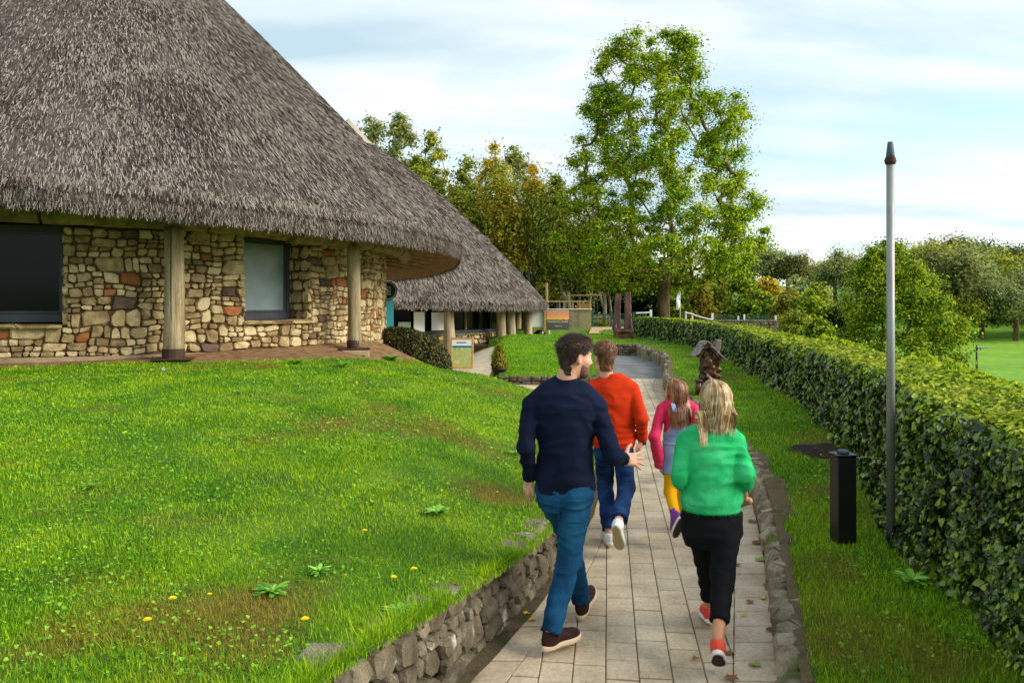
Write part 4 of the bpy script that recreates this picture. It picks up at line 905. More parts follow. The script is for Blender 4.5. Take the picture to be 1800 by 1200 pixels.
# clipped bush by the near house and potted cone shrub
M_box = leafmat('clipped_bush_leaves', [(40, 46, 20), (58, 64, 28), (78, 82, 38), (98, 92, 48)], scale=3, trans=.15, island=.25)
bc = A(-2.42, 19.2); bz = .40; rng = R(17)
bs = empty('clipped_bush', (*bc, bz), 'rounded clipped olive bush beside the corner of the near stone house', 'bush')
def bushf(n): 
    dr = unit(rng.normal(size=(n, 3))); dr[:, 2] = np.abs(dr[:, 2]) - .12; k = (np.abs(dr[:, 0]) ** 3.2 + np.abs(dr[:, 1]) ** 3.2 + np.abs(dr[:, 2]) ** 3.2) ** (-1 / 3.2); return dr * k[:, None]
def bshape(q): 
    p = q * A(.95, .55, .93); p[:, 2] = p[:, 2] * (1 - .16 * q[:, 0]) - .18 * np.maximum(q[:, 0], 0); return p
q = bushf(9000); C = bshape(q) * rng.uniform(.93, 1.03, (9000, 1)) + A(*bc, bz); V, Q = leaves(C, q + rng.normal(0, .5, (9000, 3)), .055, rng, 'leaf', .2)
tag(npm('foliage', V, Q, M_box, bs), kind='stuff')
th = np.linspace(0, 2 * math.pi, 25)[:-1]; V = []
for e in np.linspace(-.12, 1.5, 9):
    dr = np.stack([np.cos(th) * np.cos(e), np.sin(th) * np.cos(e), np.full_like(th, math.sin(e))], -1); k = (np.abs(dr) ** 3.2).sum(1) ** (-1 / 3.2); V.append(bshape(dr * k[:, None]) * .93 + A(*bc, bz))
V = np.concatenate(V); i = np.arange(24); npm('bush_core', V, np.concatenate([np.stack([k * 24 + i, k * 24 + (i + 1) % 24, k * 24 + 24 + (i + 1) % 24, k * 24 + 24 + i], -1) for k in range(8)]), M_core, bs)
M_pot = mat('dark_clay_pot', [(46, 36, 32), (64, 50, 44)], scale=6, rough=.6, bump=.2)
M_cone = leafmat('golden_cone_leaves', [(70, 76, 16), (118, 112, 24), (164, 132, 34), (150, 150, 44)], scale=4, trans=.2)
pc = px(878, 666, 20.5); pc[2] = -.015
pt = empty('potted_shrub', pc, 'cone-shaped golden shrub in a dark pot at the edge of the forecourt', 'plant')
prof = [(.13, 0), (.185, .26), (.21, .27), (.21, .33), (.175, .33), (.165, .28)]; th = np.linspace(0, 2 * math.pi, 29)[:-1]
V = np.concatenate([np.c_[pc[0] + r * np.cos(th), pc[1] + r * np.sin(th), np.full(28, pc[2] + z)] for r, z in prof] + [pc[None] + A(0, 0, .28)]); i = np.arange(28)
Fc = [tuple(x) for k in range(5) for x in np.stack([k * 28 + i, k * 28 + (i + 1) % 28, k * 28 + 28 + (i + 1) % 28, k * 28 + 28 + i], -1)] + [(5 * 28 + k, 5 * 28 + (k + 1) % 28, 6 * 28) for k in range(28)]
pyd('pot', V, Fc, M_pot, pt, True)
n = 3200; h = 1 - np.sqrt(rng.random(n)); a = rng.uniform(0, 6.28, n); r = (.235 * (1 - h) ** .62 + .0) * rng.uniform(.8, 1.05, n) * (1 - .5 * np.clip(.1 - h, 0, 1) * 6); C = np.c_[pc[0] + r * np.cos(a), pc[1] + r * np.sin(a), pc[2] + .32 + .62 * h]
V, Q = leaves(C, np.c_[np.cos(a), np.sin(a), .3 + 0 * a] + rng.normal(0, .5, (n, 3)), .042, rng, 'leaf', .2); tag(npm('foliage', V, Q, M_cone, pt), kind='stuff')
MB().tube([pc + A(0, 0, .28), pc + A(0, 0, .6), pc + A(0, 0, .88)], [.17, .14, .03], 12).build('shrub_core', M_core, pt, True)

# ---------------------------------------------------------------- grass
def vis(x, y, z, mar=2.0):
    u = F * x / y + 900; v = HY + F * (CZ - z) / y; k = F * mar / y
    return (u > -k) & (u < 1800 + k) & (v < 1200 + k)
def blades(x, y, z, rng, hgt=(.016, .042), wid=.0046, clump=None, lean=.45):
    n = len(x); r = np.hypot(x, y); a = rng.uniform(0, 2 * math.pi, n); H = rng.uniform(*hgt, n) * (1 + .35 * vnoise(np.c_[x, y, 0 * x], 2.5, 12)); w = wid * np.clip((r / 4) ** .8, .9, 5) * rng.uniform(.7, 1.4, n)
    d = np.c_[np.cos(a), np.sin(a), 0 * a]; sd = np.c_[-np.sin(a), np.cos(a), 0 * a]; ln = np.abs(rng.normal(0, lean, n))[:, None] + .1; b = np.c_[x, y, z - .004]
    up = A(0, 0, 1); tip = b + (up * .9 + d * ln * 1.2) * H[:, None]; V = np.stack([b - sd * w[:, None] / 2, b + sd * w[:, None] / 2, tip], 1).reshape(-1, 3)
    return V, np.arange(3 * n).reshape(n, 3)
def scatter(n, xr, yr, rng, dens):
    x = rng.uniform(*xr, n); y = rng.uniform(*yr, n); return x, y
def fill(rng, x0, x1, y0, y1, dmax, fn_in, zf, p=1.7, dmin=90):
    """random points whose density falls with distance from the path's start"""
    outx, outy = [], []
    ys = np.geomspace(y0, y1, 40)
    for a, b in zip(ys[:-1], ys[1:]):
        dn = np.clip(dmax * (4 / ((a + b) / 2)) ** p, dmin, dmax); n = int((b - a) * (x1 - x0) * dn); x = rng.uniform(x0, x1, n); y = rng.uniform(a, b, n); outx.append(x); outy.append(y)
    x, y = np.concatenate(outx), np.concatenate(outy); k = fn_in(x, y); x, y = x[k], y[k]; z = zf(x, y); k = vis(x, y, z); return x[k], y[k], z[k]
rng = R(99)
def dB1(x, y): return np.hypot(x - B1C[0], y - B1C[1])
def soilmask(x, y):
    th = np.arctan2(y - B1C[1], x - B1C[0]); return dB1(x, y) > 7.5 + .2 * vnoise(np.c_[th * 4, 0 * x, 0 * x], 1, 1) - .85 * (1 - sm(math.radians(-66), math.radians(-45), th))
x, y, z = fill(rng, -11, 1.3, 2.2, 20, 14500, lambda x, y: (x < XL(y) - .0) & soilmask(x, y), zlawn, p=1.75, dmin=700)
thin = rng.random(len(x)) < .62 + .55 * sm(-.35, .3, vnoise(np.c_[x, y, 0 * x], .9, 31)); x, y, z = x[thin], y[thin], z[thin]
V, Q = blades(x, y, z, rng); tag(npm('lawn_grass', V, Q, M_blade), 'short bright green grass of the sloping lawn by the house', 'grass', kind='stuff')
# longer fringe over the wall top
yy = rng.uniform(2.6, 16, 9000) ** 1.0; yy = 2.6 * (16 / 2.6) ** rng.random(9000); k = vnoise(np.c_[yy * 2, 0 * yy, 0 * yy], 1, 4) > -.25; yy = yy[k]; xx = XL(yy) - .05 - np.abs(rng.normal(0, .05, len(yy)))
V, Q = blades(xx, yy, zlawn(xx, yy), rng, (.04, .10), .0042, lean=.8); tag(npm('grass_fringe', V, Q, M_blade), 'longer grass blades hanging over the retaining wall top', 'grass', kind='stuff')
x, y, z = fill(rng, .9, 7, 2.4, 29.5, 13000, lambda x, y: (x > XR(y) + .12 + np.interp(y, vy, vw) * (.1 + 1.5 * rng.random(len(x)) ** .7)) & (x < XH(y) + .15), zverge, p=1.75, dmin=420)
k = (np.hypot(x - 3.55, (y - 9.0) * .6) > .33); x, y, z = x[k], y[k], z[k]
V, Q = blades(x, y, z, rng, (.018, .05)); tag(npm('verge_grass', V, Q, M_blade), 'green grass of the verge between edging stones and hedge', 'grass', kind='stuff')
x, y, z = fill(rng, -1.2, 3, 19.35, 30.2, 9000, lambda x, y: (x < XL2(y) - .05) & (x > -.72 - .04 * (y - 19.25)), zmound, p=1.5, dmin=300); V, Q = blades(x, y, z, rng, (.03, .06)); tag(npm('bank_grass', V, Q, M_bladeF), 'grass on the bank beyond the forecourt wall', 'grass', kind='stuff')
x, y, z = fill(rng, -1.15, 4.7, 29.9, 45, 4000, lambda x, y: (x < 4.7), zback, p=1.5, dmin=110); V, Q = blades(x, y, z, rng, (.03, .07)); V2, Q2 = blades(*(lambda x, y: (x, y, zverge(x, y)))(rng.uniform(4.6, 7, 2500), rng.uniform(29, 45, 2500)), rng, (.03, .07))
tag(npm('back_grass', np.concatenate([V, V2]), np.concatenate([Q, Q2 + len(V)]), M_bladeF), 'grass around the wooden throne', 'grass', kind='stuff')
# clover and broad weeds among the blades
def clover(n, x0, x1, y0, y1, fin, zf, name, label, seed, sz=.0135):
    rng = R(seed); x, y, z = fill(rng, x0, x1, y0, y1, n, fin, zf, p=1.6, dmin=25); k = vnoise(np.c_[x, y, 0 * x], 1.6, seed) > .02; x, y, z = x[k], y[k], z[k]; m = len(x)
    C = np.c_[x, y, z + rng.uniform(.012, .034, m)]; V, Q = leaves(C, rng.normal(0, .4, (m, 3)) + A(0, 0, 1), sz * np.clip((y / 4) ** .6, 1, 2.5) * rng.uniform(.6, 1.7, m), rng, 'ivy', .15); tag(npm(name, V, Q, M_clover), label, 'ground cover', kind='stuff')
clover(900, -9, 1.3, 2.6, 19, lambda x, y: (x < XL(y) - .05) & soilmask(x, y), zlawn, 'lawn_clover', 'clover and small weeds growing in the sloping lawn', 61)
clover(800, .9, 6, 2.4, 16, lambda x, y: (x > XR(y) + .3) & (x < XH(y) + .1), zverge, 'verge_clover', 'clover and small weeds growing in the verge', 62)
# ---------------------------------------------------------------- objects
M_black = mat('black_powder_coat', [(16, 16, 17), (24, 24, 25)], scale=30, rough=.45, spec=.4)
M_galv = mat('galvanised_steel', [(128, 130, 124), (152, 154, 148), (142, 140, 130)], scale=9, rough=.5, metal=.55, spec=.4, stretch=(1, 1, .3))
M_cap = mat('grey_plastic', [(70, 74, 84), (86, 90, 98)], scale=12, rough=.6)
M_carv = mat('varnished_carved_wood', [(44, 24, 12), (78, 44, 20), (118, 72, 34)], scale=7, rough=.35, spec=.5, bump=.5, bscale=24, stretch=(1, 1, .4), bdist=.01)
M_carvL = mat('weathered_carved_roof', [(92, 76, 66), (126, 112, 102), (160, 150, 142)], scale=9, rough=.5, spec=.5, bump=.5, bscale=30, bdist=.006, island=.15)
M_carvD = mat('dark_carved_hollow', [(24, 14, 9), (40, 22, 12)], scale=8, rough=.6)
M_thr = mat('dark_oiled_wood', [(48, 26, 18), (84, 48, 32), (112, 68, 46)], scale=4, rough=.35, spec=.5, bump=.5, bscale=16, stretch=(1, 1, .3), bdist=.015)
M_white = mat('white_paint', [(212, 208, 194), (232, 228, 216)], scale=3, rough=.6)
M_wrail = mat('new_softwood', [(168, 130, 82), (196, 160, 108)], scale=5, rough=.8, bump=.3)
M_green = mat('green_fence_steel', [(18, 66, 58), (28, 84, 74)], scale=5, rough=.45, spec=.5)
M_teal = mat('teal_paint', [(0, 116, 120), (12, 132, 134)], scale=4, rough=.5)
M_dgreen = mat('dark_green_sign', [(8, 44, 34), (12, 54, 42)], scale=4, rough=.4)
M_cream = mat('cream_sign_print', [(222, 220, 196)], rough=.6)
M_pine = mat('pine_frame', [(196, 138, 78), (216, 160, 98)], scale=6, rough=.6)

# bollard
p = px(1482, 935, 5.85); p[2] = float(zverge(p[0], p[1])) - .01
b = empty('bollard_light', p, 'short square black bollard on the verge beside the hedge', 'bollard')
MB().box(p + A(0, 0, .32), (.138, .138, .65), .06, .006).build('post', M_black, b)
MB().box(p + A(0, 0, .652), (.158, .158, .012), .06, .003).build('top_plate', M_black, b)
MB().tube([p + A(0, 0, .659), p + A(0, 0, .682)], [.042, .038], 20).build('round_cap', M_cap, b, True)
# tall grey post
p = px(1566, 945, 5.72); p[2] = float(zverge(p[0], p[1])) - .02
b = empty('grey_post', p, 'tall bare galvanised steel post standing against the hedge', 'post')
MB().tube([p + A(0, 0, .1), p + A(-.004, 0, 2.75)], [.029, .027], 18).build('shaft', M_galv, b, True)
MB().tube([p, p + A(0, 0, .145)], [.032, .032], 18).build('base_sleeve', M_black, b, True)
MB().tube([p + A(-.004, 0, 2.735), p + A(-.004, 0, 2.745), p + A(-.004, 0, 2.775), p + A(-.004, 0, 2.785)], [.034, .037, .037, .033], 16).tube([p + A(-.046, 0, 2.758), p + A(.038, 0, 2.758)], [.008, .008], 8).build('clamp', M_rust, b, True)
MB().tube([p + A(-.004, 0, 2.78), p + A(-.004, 0, 2.80), p + A(-.004, 0, 2.89), p + A(-.004, 0, 2.895)], [.030, .029, .019, .015], 16).build('tapered_plug', M_cap, b, True)

# carved fairy house
o = A(3.58, 14.6, 0); o[2] = float(zverge(o[0], o[1])) - .02
b = empty('carved_sculpture', o, 'varnished wood carving of a crooked fairy house on the verge', 'sculpture')
def carve(P):
    Q = P - o.astype(np.float32); x, y, z = Q.T; a = np.arctan2(y, x - .02)
    f = rc(Q, (.03, 0, 0), (.03, .0, .55), .205, .155); f = smin(f, rc(Q, (-.19, -.06, -.02), (-.11, -.10, .26), .07, .05), .05); f = smin(f, rc(Q, (-.11, -.10, .26), (-.13, -.08, .52), .05, .045), .04)
    f = smin(f, rc(Q, (-.13, -.08, .5), (.02, -.15, .64), .045, .04), .05); f = smin(f, rc(Q, (.02, -.15, .64), (.13, -.12, .70), .035, .03), .03)
    for k in range(4):
        z0 = .14 + k * .12; f = smin(f, rc(Q, (-.06, -.19, z0 + .10), (.21, -.08, z0 - .03), .022, .03), .035)
    f = smin(f, rbox(Q, (.03, 0, .68), (.135, .15, .16), .03), .05)
    f = smax(f, -ell(Q, (.02, -.21, .13), (.08, .08, .09)), .03)
    return f + .010 * np.sin(a * 7 + z * 16) + .006 * np.sin(z * 55 + a * 3) + .008 * vnoise(Q, 16, 2)
sdf_obj('carved_body', carve, o + A(-.34, -.34, -.03), o + A(.34, .34, .95), .014, M_carv, b)
MB().tube([o + A(-.20, -.14, 0), o + A(-.19, -.14, .26)], [.06, .055], 12).tube([o + A(-.19, -.14, .26), o + A(-.19, -.14, .30)], [.075, .07], 12).build('carved_stump', M_carv, b, True)
rg = A(-.055, 0, .985)
def slab(a_, b_, name):
    a_, b_ = np.array(a_, float), np.array(b_, float); t = unit(b_ - a_); L = np.linalg.norm(b_ - a_); nn = A(-t[2], 0, t[0]); nn = nn if nn[2] > 0 else -nn; rows = 6; mbs = MB(); rg_ = np.random.default_rng(3)
    for r in range(rows):
        s0, s1 = L * r / rows, L * (r + 1.25) / rows; cur = .05 * (r / rows) ** 2
        for k in range(4):
            y0 = -.25 + k * .115 + (.04 if r % 2 else 0) + rg_.uniform(-.01, .01); y1 = y0 + .108; e = []
            for s, l in ((s0, .0), (s1, .022)):
                for y in (y0, y1):
                    for h in (0, .022): e.append(o + a_ + t * s + nn * (h + l + cur) + A(0, y, 0))
            mbs.add(e, [(0, 1, 3, 2), (4, 6, 7, 5), (1, 5, 7, 3), (0, 2, 6, 4), (0, 4, 5, 1), (2, 3, 7, 6)])
    mbs.build(name, M_carvL, b)
    MB().box(o + (a_ + b_) / 2 - nn * .012, (L, .44, .03), 0, .004, M=np.array(Matrix.Rotation(-math.atan2(t[2], t[0]), 3, 'Y'))).build('roof_board', M_carv, b)
slab(rg, (-.205, 0, .70), 'roof_shingles'); slab(rg, (.25, 0, .62), 'roof_shingles')
mb = MB()
for k in range(7): mb.box(o + A(.175 + .006 * k, .04, .80 + k * .033), (.105 - .004 * abs(k - 3), .15, .026), 0, .008, M=np.array(Matrix.Rotation(.25, 3, 'Y')))
mb.build('chimney', M_carvL, b)
MB().box(o + A(.02, -.152, .76), (.085, .02, .13), 0, .012).tube([o + A(.02, -.165, .82), o + A(.02, -.15, .82)], [.042, .042], 14).build('arched_window', M_carvD, b)
MB().box(o + A(.02, -.166, .77), (.010, .01, .12)).box(o + A(.02, -.166, .775), (.08, .012, .010)).build('window_bar', M_carv, b)

# wooden throne
D = 35.0; o = px(1096, 598, D); o[2] = .33
b = empty('carved_throne', o, 'tall dark wooden throne with two upright back boards beside the hedge end', 'throne')
for sx, top, nm in ((-1, 2.02, 'back_board'), (1, 2.1, 'back_board')):
    zs = np.linspace(.42, top, 14); k = (zs - .42) / (top - .42); cx = sx * (.20 + .03 * np.sin(k * 3)) + .04 * k ** 2 - .02; hw = .135 + .075 * (1 - k) ** 3 + .012 * np.sin(zs * 19) * (k > .3); cx = cx + sx * .06 * (1 - k) ** 3; yo = .18 + .10 * k
    hw[-1] *= .8; V = []
    for i in range(14):
        for dx, dy in ((-1, -.06), (-.8, -.085), (.8, -.085), (1, -.06), (1, .06), (.8, .085), (-.8, .085), (-1, .06)): V.append(o + A(cx[i] + hw[i] * dx, yo[i] + dy, zs[i]))
    pyd(nm, V, [(i * 8 + q, i * 8 + (q + 1) % 8, i * 8 + 8 + (q + 1) % 8, i * 8 + 8 + q) for i in range(13) for q in range(8)] + [tuple(range(7, -1, -1)), tuple(range(104, 112))], M_thr, b)
def thr(P):
    Q = P - o.astype(np.float32); f = rbox(Q, (0, 0, .22), (.42, .30, .235), .06); f = smax(f, -rbox(Q, (.0, -.34, .16), (.26, .10, .16), .05), .04); f = smin(f, rc(Q, (-.36, -.1, .42), (-.34, .14, .66), .06, .07), .08); f = smin(f, rc(Q, (.36, -.1, .42), (.34, .14, .66), .06, .07), .08)
    return f + .012 * vnoise(Q, 9, 5)
sdf_obj('seat_block', thr, o + A(-.52, -.42, -.03), o + A(.52, .42, .82), .025, M_thr, b)
MB().box(o + A(.02, -.05, .475), (.74, .46, .035), 0, .012).build('seat', M_thr, b)

# forecourt: A-board, round information sign on a teal pillar
M_post1 = mat('poster_landscape', [(228, 232, 214), (176, 196, 120), (206, 196, 92), (96, 168, 150)], scale=7, rough=.5, distort=1.5)
o = px(811, 652, 24); o[2] = float(-.03)
b = empty('a_board_sign', o, 'leaning wooden-framed poster board standing on the forecourt', 'sign')
Mt = np.array(Matrix.Rotation(-.16, 3, 'X')); rz = -.12
def ab(cx, cz, sx, sy, sz, dy=0, bev=.004): 
    v = Mt @ A(cx, dy, cz); return MB().box(o + A(v[0] * math.cos(rz) - v[1] * math.sin(rz), v[0] * math.sin(rz) + v[1] * math.cos(rz), v[2]), (sx, sy, sz), rz, bev, M=Mt)
for cx, cz, sx, sz in ((-.33, .48, .05, .94), (.33, .48, .05, .94), (0, .925, .61, .05), (0, .04, .61, .05)): ab(cx, cz, sx, .035, sz).build('frame_bar', M_pine, b)
bp = ab(0, .48, .61, .012, .84).build('poster', M_paperSky, b); ab(0, .675, .60, .004, .06, -.010, 0).build('title_band', M_teal, bp); ab(0, .35, .60, .004, .57, -.010, 0).build('picture', M_post1, bp); ab(-.02, .80, .3, .003, .03, -.009, 0).build('grey_heading', M_cap, bp)
o = px(681, 590, 22.2); o[2] = .0
b = empty('information_sign', o, 'dark green round information sign on a teal pillar at the house corner', 'sign')
MB().box(o + A(0, 0, 1.03), (.26, .26, 2.06), .62, .008).build('pillar', M_teal, b)
zc = 2.30; c = o + A(.03, -.16, zc)
def disc(r0, r1, y, th, m, nm, pr):
    t = np.linspace(0, 2 * math.pi, 41)[:-1]; V = []
    for r, yy in ((r0, y), (r1, y), (r1, y + th), (r0, y + th)): V += [c + A(r * math.cos(a), yy, r * math.sin(a)) for a in t]
    i = np.arange(40); return pyd(nm, V, [tuple(x) for k in range(4) for x in np.stack([k * 40 + i, k * 40 + (i + 1) % 40, ((k + 1) % 4) * 40 + (i + 1) % 40, ((k + 1) % 4) * 40 + i], -1)], m, pr)
dp = disc(.001, .265, 0, .04, M_dgreen, 'disc', b); disc(.225, .238, -.006, .005, M_cream, 'ring', dp)
for x, z, sx, sz in ((-.07, 0, .014, .22), (.07, 0, .014, .22), (0, .103, .126, .014), (0, -.103, .126, .014), (0, -.02, .035, .10), (0, .055, .035, .03)): MB().box(c + A(x, -.004, z), (sx, .006, sz)).build('information_mark', M_cream, dp)

# ---------------------------------------------------------------- playground entrance
def text_mesh(txt, size, m, parent, loc, rot=(math.pi / 2, 0, 0), name='lettering', width=None):
    cu = bpy.data.curves.new('t', 'FONT'); cu.body = txt; cu.size = size; cu.align_x = 'CENTER'; cu.align_y = 'CENTER'; cu.extrude = .004; t = bpy.data.objects.new('t', cu); COL.objects.link(t)
    bpy.context.view_layer.update(); me = bpy.data.meshes.new_from_object(t.evaluated_get(bpy.context.evaluated_depsgraph_get())); bpy.data.objects.remove(t); me.materials.clear(); me.materials.append(m); me.name = name
    V = np.array([v.co for v in me.vertices]); w = V[:, 0].max() - V[:, 0].min(); s = (width / w) if width else 1
    Rm = np.array(Matrix.Rotation(rot[0], 3, 'X')); V = (V * A(s, 1, 1)) @ Rm.T + np.array(loc); me.vertices.foreach_set('co', V.astype(np.float32).ravel()); me.update()
    return obj(name, me, None, parent)
def gradmat(name, stops, lo, hi):
    m = bpy.data.materials.new(name); m.use_nodes = True; t = m.node_tree; p = t.nodes['Principled BSDF']; p.inputs['Roughness'].default_value = .5
    tc = N(t, 'ShaderNodeTexCoord'); sp = N(t, 'ShaderNodeSeparateXYZ'); mr = N(t, 'ShaderNodeMapRange'); mr.inputs[1].default_value = lo; mr.inputs[2].default_value = hi
    nz = N(t, 'ShaderNodeTexNoise'); nz.inputs['Scale'].default_value = 5; t.links.new(tc.outputs['Object'], nz.inputs[0]); ad = N(t, 'ShaderNodeMath', operation='MULTIPLY_ADD'); ad.inputs[1].default_value = .12
    t.links.new(nz.outputs[0], ad.inputs[0]); t.links.new(tc.outputs['Object'], sp.inputs[0]); t.links.new(sp.outputs[2], mr.inputs[0]); t.links.new(mr.outputs[0], ad.inputs[2])
    r = N(t, 'ShaderNodeValToRGB'); e = r.color_ramp.elements
    while len(e) < len(stops): e.new(.5)
    for i, (q, c) in enumerate(stops): e[i].position = q; e[i].color = (*lin(c), 1)
    t.links.new(ad.outputs[0], r.inputs[0]); t.links.new(r.outputs[0], p.inputs['Base Color']); return m
DS = 47.0; ppm = F / DS
def X(u): return (u - 900) / ppm
def Zv(v, d=DS): return CZ - (v - HY) / F * d
M_sun = gradmat('sunset_print', [(0, (62, 66, 62)), (.36, (84, 84, 68)), (.63, (92, 86, 62)), (.67, (250, 188, 100)), (.78, (244, 160, 82)), (1, (206, 148, 116))], Zv(585), Zv(545))
M_slat = mat('grey_slats', [(120, 108, 88), (150, 138, 114)], scale=5, rough=.8, bump=.3)
M_mesh = mat('mottled_panel', [(98, 96, 62), (150, 140, 92), (122, 112, 76)], scale=9, rough=.7, distort=2)
b = empty('entrance_board', (X(1000), DS, Zv(594)), 'entrance hoarding with printed sunset panel and grey slatted side', 'sign')
MB().box((X(980.5), DS, Zv(565)), (39 / ppm, .05, Zv(545) - Zv(585)), 0, .01).build('sunset_panel', M_sun, b)
text_mesh('NOVESTILL PARK', .17, M_cream, b, (X(980.5), DS - .032, Zv(565.5)), width=36 / ppm)
text_mesh('Playground', .11, M_cream, b, (X(981.5), DS - .032, Zv(572.5)), width=12.5 / ppm)
MB().box((X(957.8), DS + .02, Zv(565)), (4.2 / ppm, .12, 1.65), 0, .01).build('corner_post', M_wrail, b)
for k in range(9): MB().box((X(1001.5 + k * 2.0), DS + .06, Zv(567)), (1.45 / ppm, .05, Zv(543) - Zv(591)), 0, .008).build('slat', M_slat, b)
MB().box((X(1029), DS + .1, Zv(567)), (21 / ppm, .05, Zv(544) - Zv(592)), 0, .01).build('mottled_panel', M_mesh, b)
MB().box((X(1001), DS + .05, Zv(543.3)), (80 / ppm, .14, .05), 0, .01).build('top_cap', M_white, b)
for k in range(12): MB().box((X(962.5 + k * 3.3), DS + .02, Zv(588.5)), (2.6 / ppm, .04, .22), 0, .006).build('skirt_board', M_wrail, b)
b = empty('notice_board', (X(948), DS + .1, Zv(594)), 'white notice board on a wooden skirt beside the second house eave', 'sign')
MB().box((X(943), DS + .1, Zv(561)), (26 / ppm, .04, Zv(548) - Zv(575.5)), 0, .008).build('white_panel', M_paperSky, b)
for k in range(8): MB().box((X(931.5 + k * 3.2), DS + .1, Zv(583)), (2.6 / ppm, .04, Zv(576.5) - Zv(591)), 0, .006).build('skirt_board', M_wrail, b)
# black rounded machine and small white marker
o = A(X(948.5) * 44 / DS, 44, 0); o[2] = float(zback(o[0], 44.)) + .02
b = empty('robot_mower', o, 'small glossy black rounded machine on the grass by the notice board', 'mower')
M_gloss = mat('gloss_black_plastic', [(10, 10, 12)], rough=.12, spec=.8)
V, Q = surfnet(lambda P: smax(ell(P - o.astype(np.float32), (0, 0, .06), (.30, .24, .22)), -(P[:, 2] - o[2] - .03), .02), o - A(.4, .4, .1), o + A(.4, .4, .4), .03); npm('cover', V, Q, M_gloss, b, True)
for sx in (-1, 1): MB().tube([o + A(sx * .29, -.1, .07), o + A(sx * .33, -.1, .07)], [.08, .08], 14).build('wheel', M_black, b, True)
o = A(X(965.5) * 44 / DS, 44, float(zback(A(2.), A(44.))[0])); mb = MB().box(o + A(0, 0, .13), (.09, .09, .27), 0, .01)
tag(mb.build('marker_post', M_white), 'stubby white marker post in front of the sunset panel', 'post')
# deck rail and swing frame
DR = 52.0; pr_ = F / DR
def X2(u, d=DR): return (u - 900) / F * d
b = empty('deck_railing', (X2(1000), DR, .2), 'pale wooden deck railing above the entrance hoarding', 'railing')
MB().box((X2(998), DR, Zv(529.8, DR)), (84 / pr_, .12, .11), 0, .01).build('top_rail', M_wrail, b)
for u in (992, 1007, 1019.5, 1036.5): MB().box((X2(u), DR + .02, (Zv(530.8, DR) + .1) / 2), (.12, .1, Zv(530.8, DR) - .1), 0, .01).build('baluster', M_wrail, b)
MB().box((X2(1028), DR + .3, Zv(540, DR)), (26 / pr_, .05, .5), 0, .01).build('infill_board', M_pine, b)
p = A(X2(961.5), DR - .3, 0); tag(MB().tube([p, p + A(0, 0, 1.2), p + A(-.03, 0, Zv(497, DR))], [.11, .10, .09], 10).build('timber_post', M_wrail, None, True), 'single tall timber post behind the eave of the second house', 'post')
DW = 53.0; b = empty('swing_frame', (X2(1032, DW), DW, .3), 'rustic swing frame with forked pale trunks and a pole beam', 'swing')
for u, lean in ((1002, -.1), (1061.5, .05)):
    p = A(X2(u, DW), DW, .1); q = A(X2(u, DW) + lean, DW, Zv(514, DW)); mb = MB().tube([p, (p + q) / 2 + A(.04, 0, 0), q], [.16, .13, .10], 9)
    mb.tube([(p + q) / 2 + A(0, 0, .1), (p + q) / 2 + A(-.22, 0, .9), q + A(-.35, 0, .05)], [.11, .08, .06], 8); mb.build('forked_leg', M_bark2, b, True)
MB().tube([A(X2(1000, DW), DW, Zv(519.5, DW)), A(X2(1064, DW), DW, Zv(518.6, DW))], [.07, .06], 8).build('beam', M_wrail, b, True)
for u in (1050, 1045): MB().tube([A(X2(u, DW), DW, Zv(519.5, DW)), A(X2(u, DW), DW, Zv(549, DW))], [.012, .012], 5).build('chain', M_galv, b)
MB().box((X2(1047.5, DW), DW, Zv(549, DW)), (.24, .16, .04)).build('swing_seat', M_black, b)
# green steel gate and fence
DG = 50.0
b = empty('green_gate', (X2(1058, DG), DG, .35), 'dark green steel gate beside the entrance hoarding', 'gate')
for v, w in ((553, .08), (585, .07)): MB().box((X2(1057.5, DG), DG, Zv(v, DG)), (33 / F * DG, .06, w), 0, .006).build('rail', M_green, b)
for u in (1041.5, 1074.5): MB().box((X2(u, DG), DG, (Zv(549, DG) + .2) / 2 + .05), (.13, .13, Zv(549, DG) - .15), 0, .01).build('gate_post', M_green, b)
for k in range(9): MB().box((X2(1044.5 + k * 3.3, DG), DG, (Zv(553, DG) + Zv(585, DG)) / 2), (.025, .025, Zv(553, DG) - Zv(585, DG)), 0).build('bar', M_green, b)
b = empty('green_fence', (X2(1100, DG), DG + .3, .35), 'dark green steel fence running behind the throne', 'fence')
for v in (552.5, 566): MB().box((X2(1107, DG), DG + .3, Zv(v, DG)), (62 / F * DG, .05, .06), 0, .006).build('rail', M_green, b)
for u in (1082, 1114.5, 1136): MB().box((X2(u, DG), DG + .3, (Zv(549, DG) + .2) / 2), (.10, .10, Zv(549, DG) - .1), 0, .01).build('fence_post', M_green, b)
for k in range(22): MB().box((X2(1079 + k * 2.7, DG), DG + .3, Zv(566, DG)), (.018, .018, .9), 0).build('bar', M_green, b)
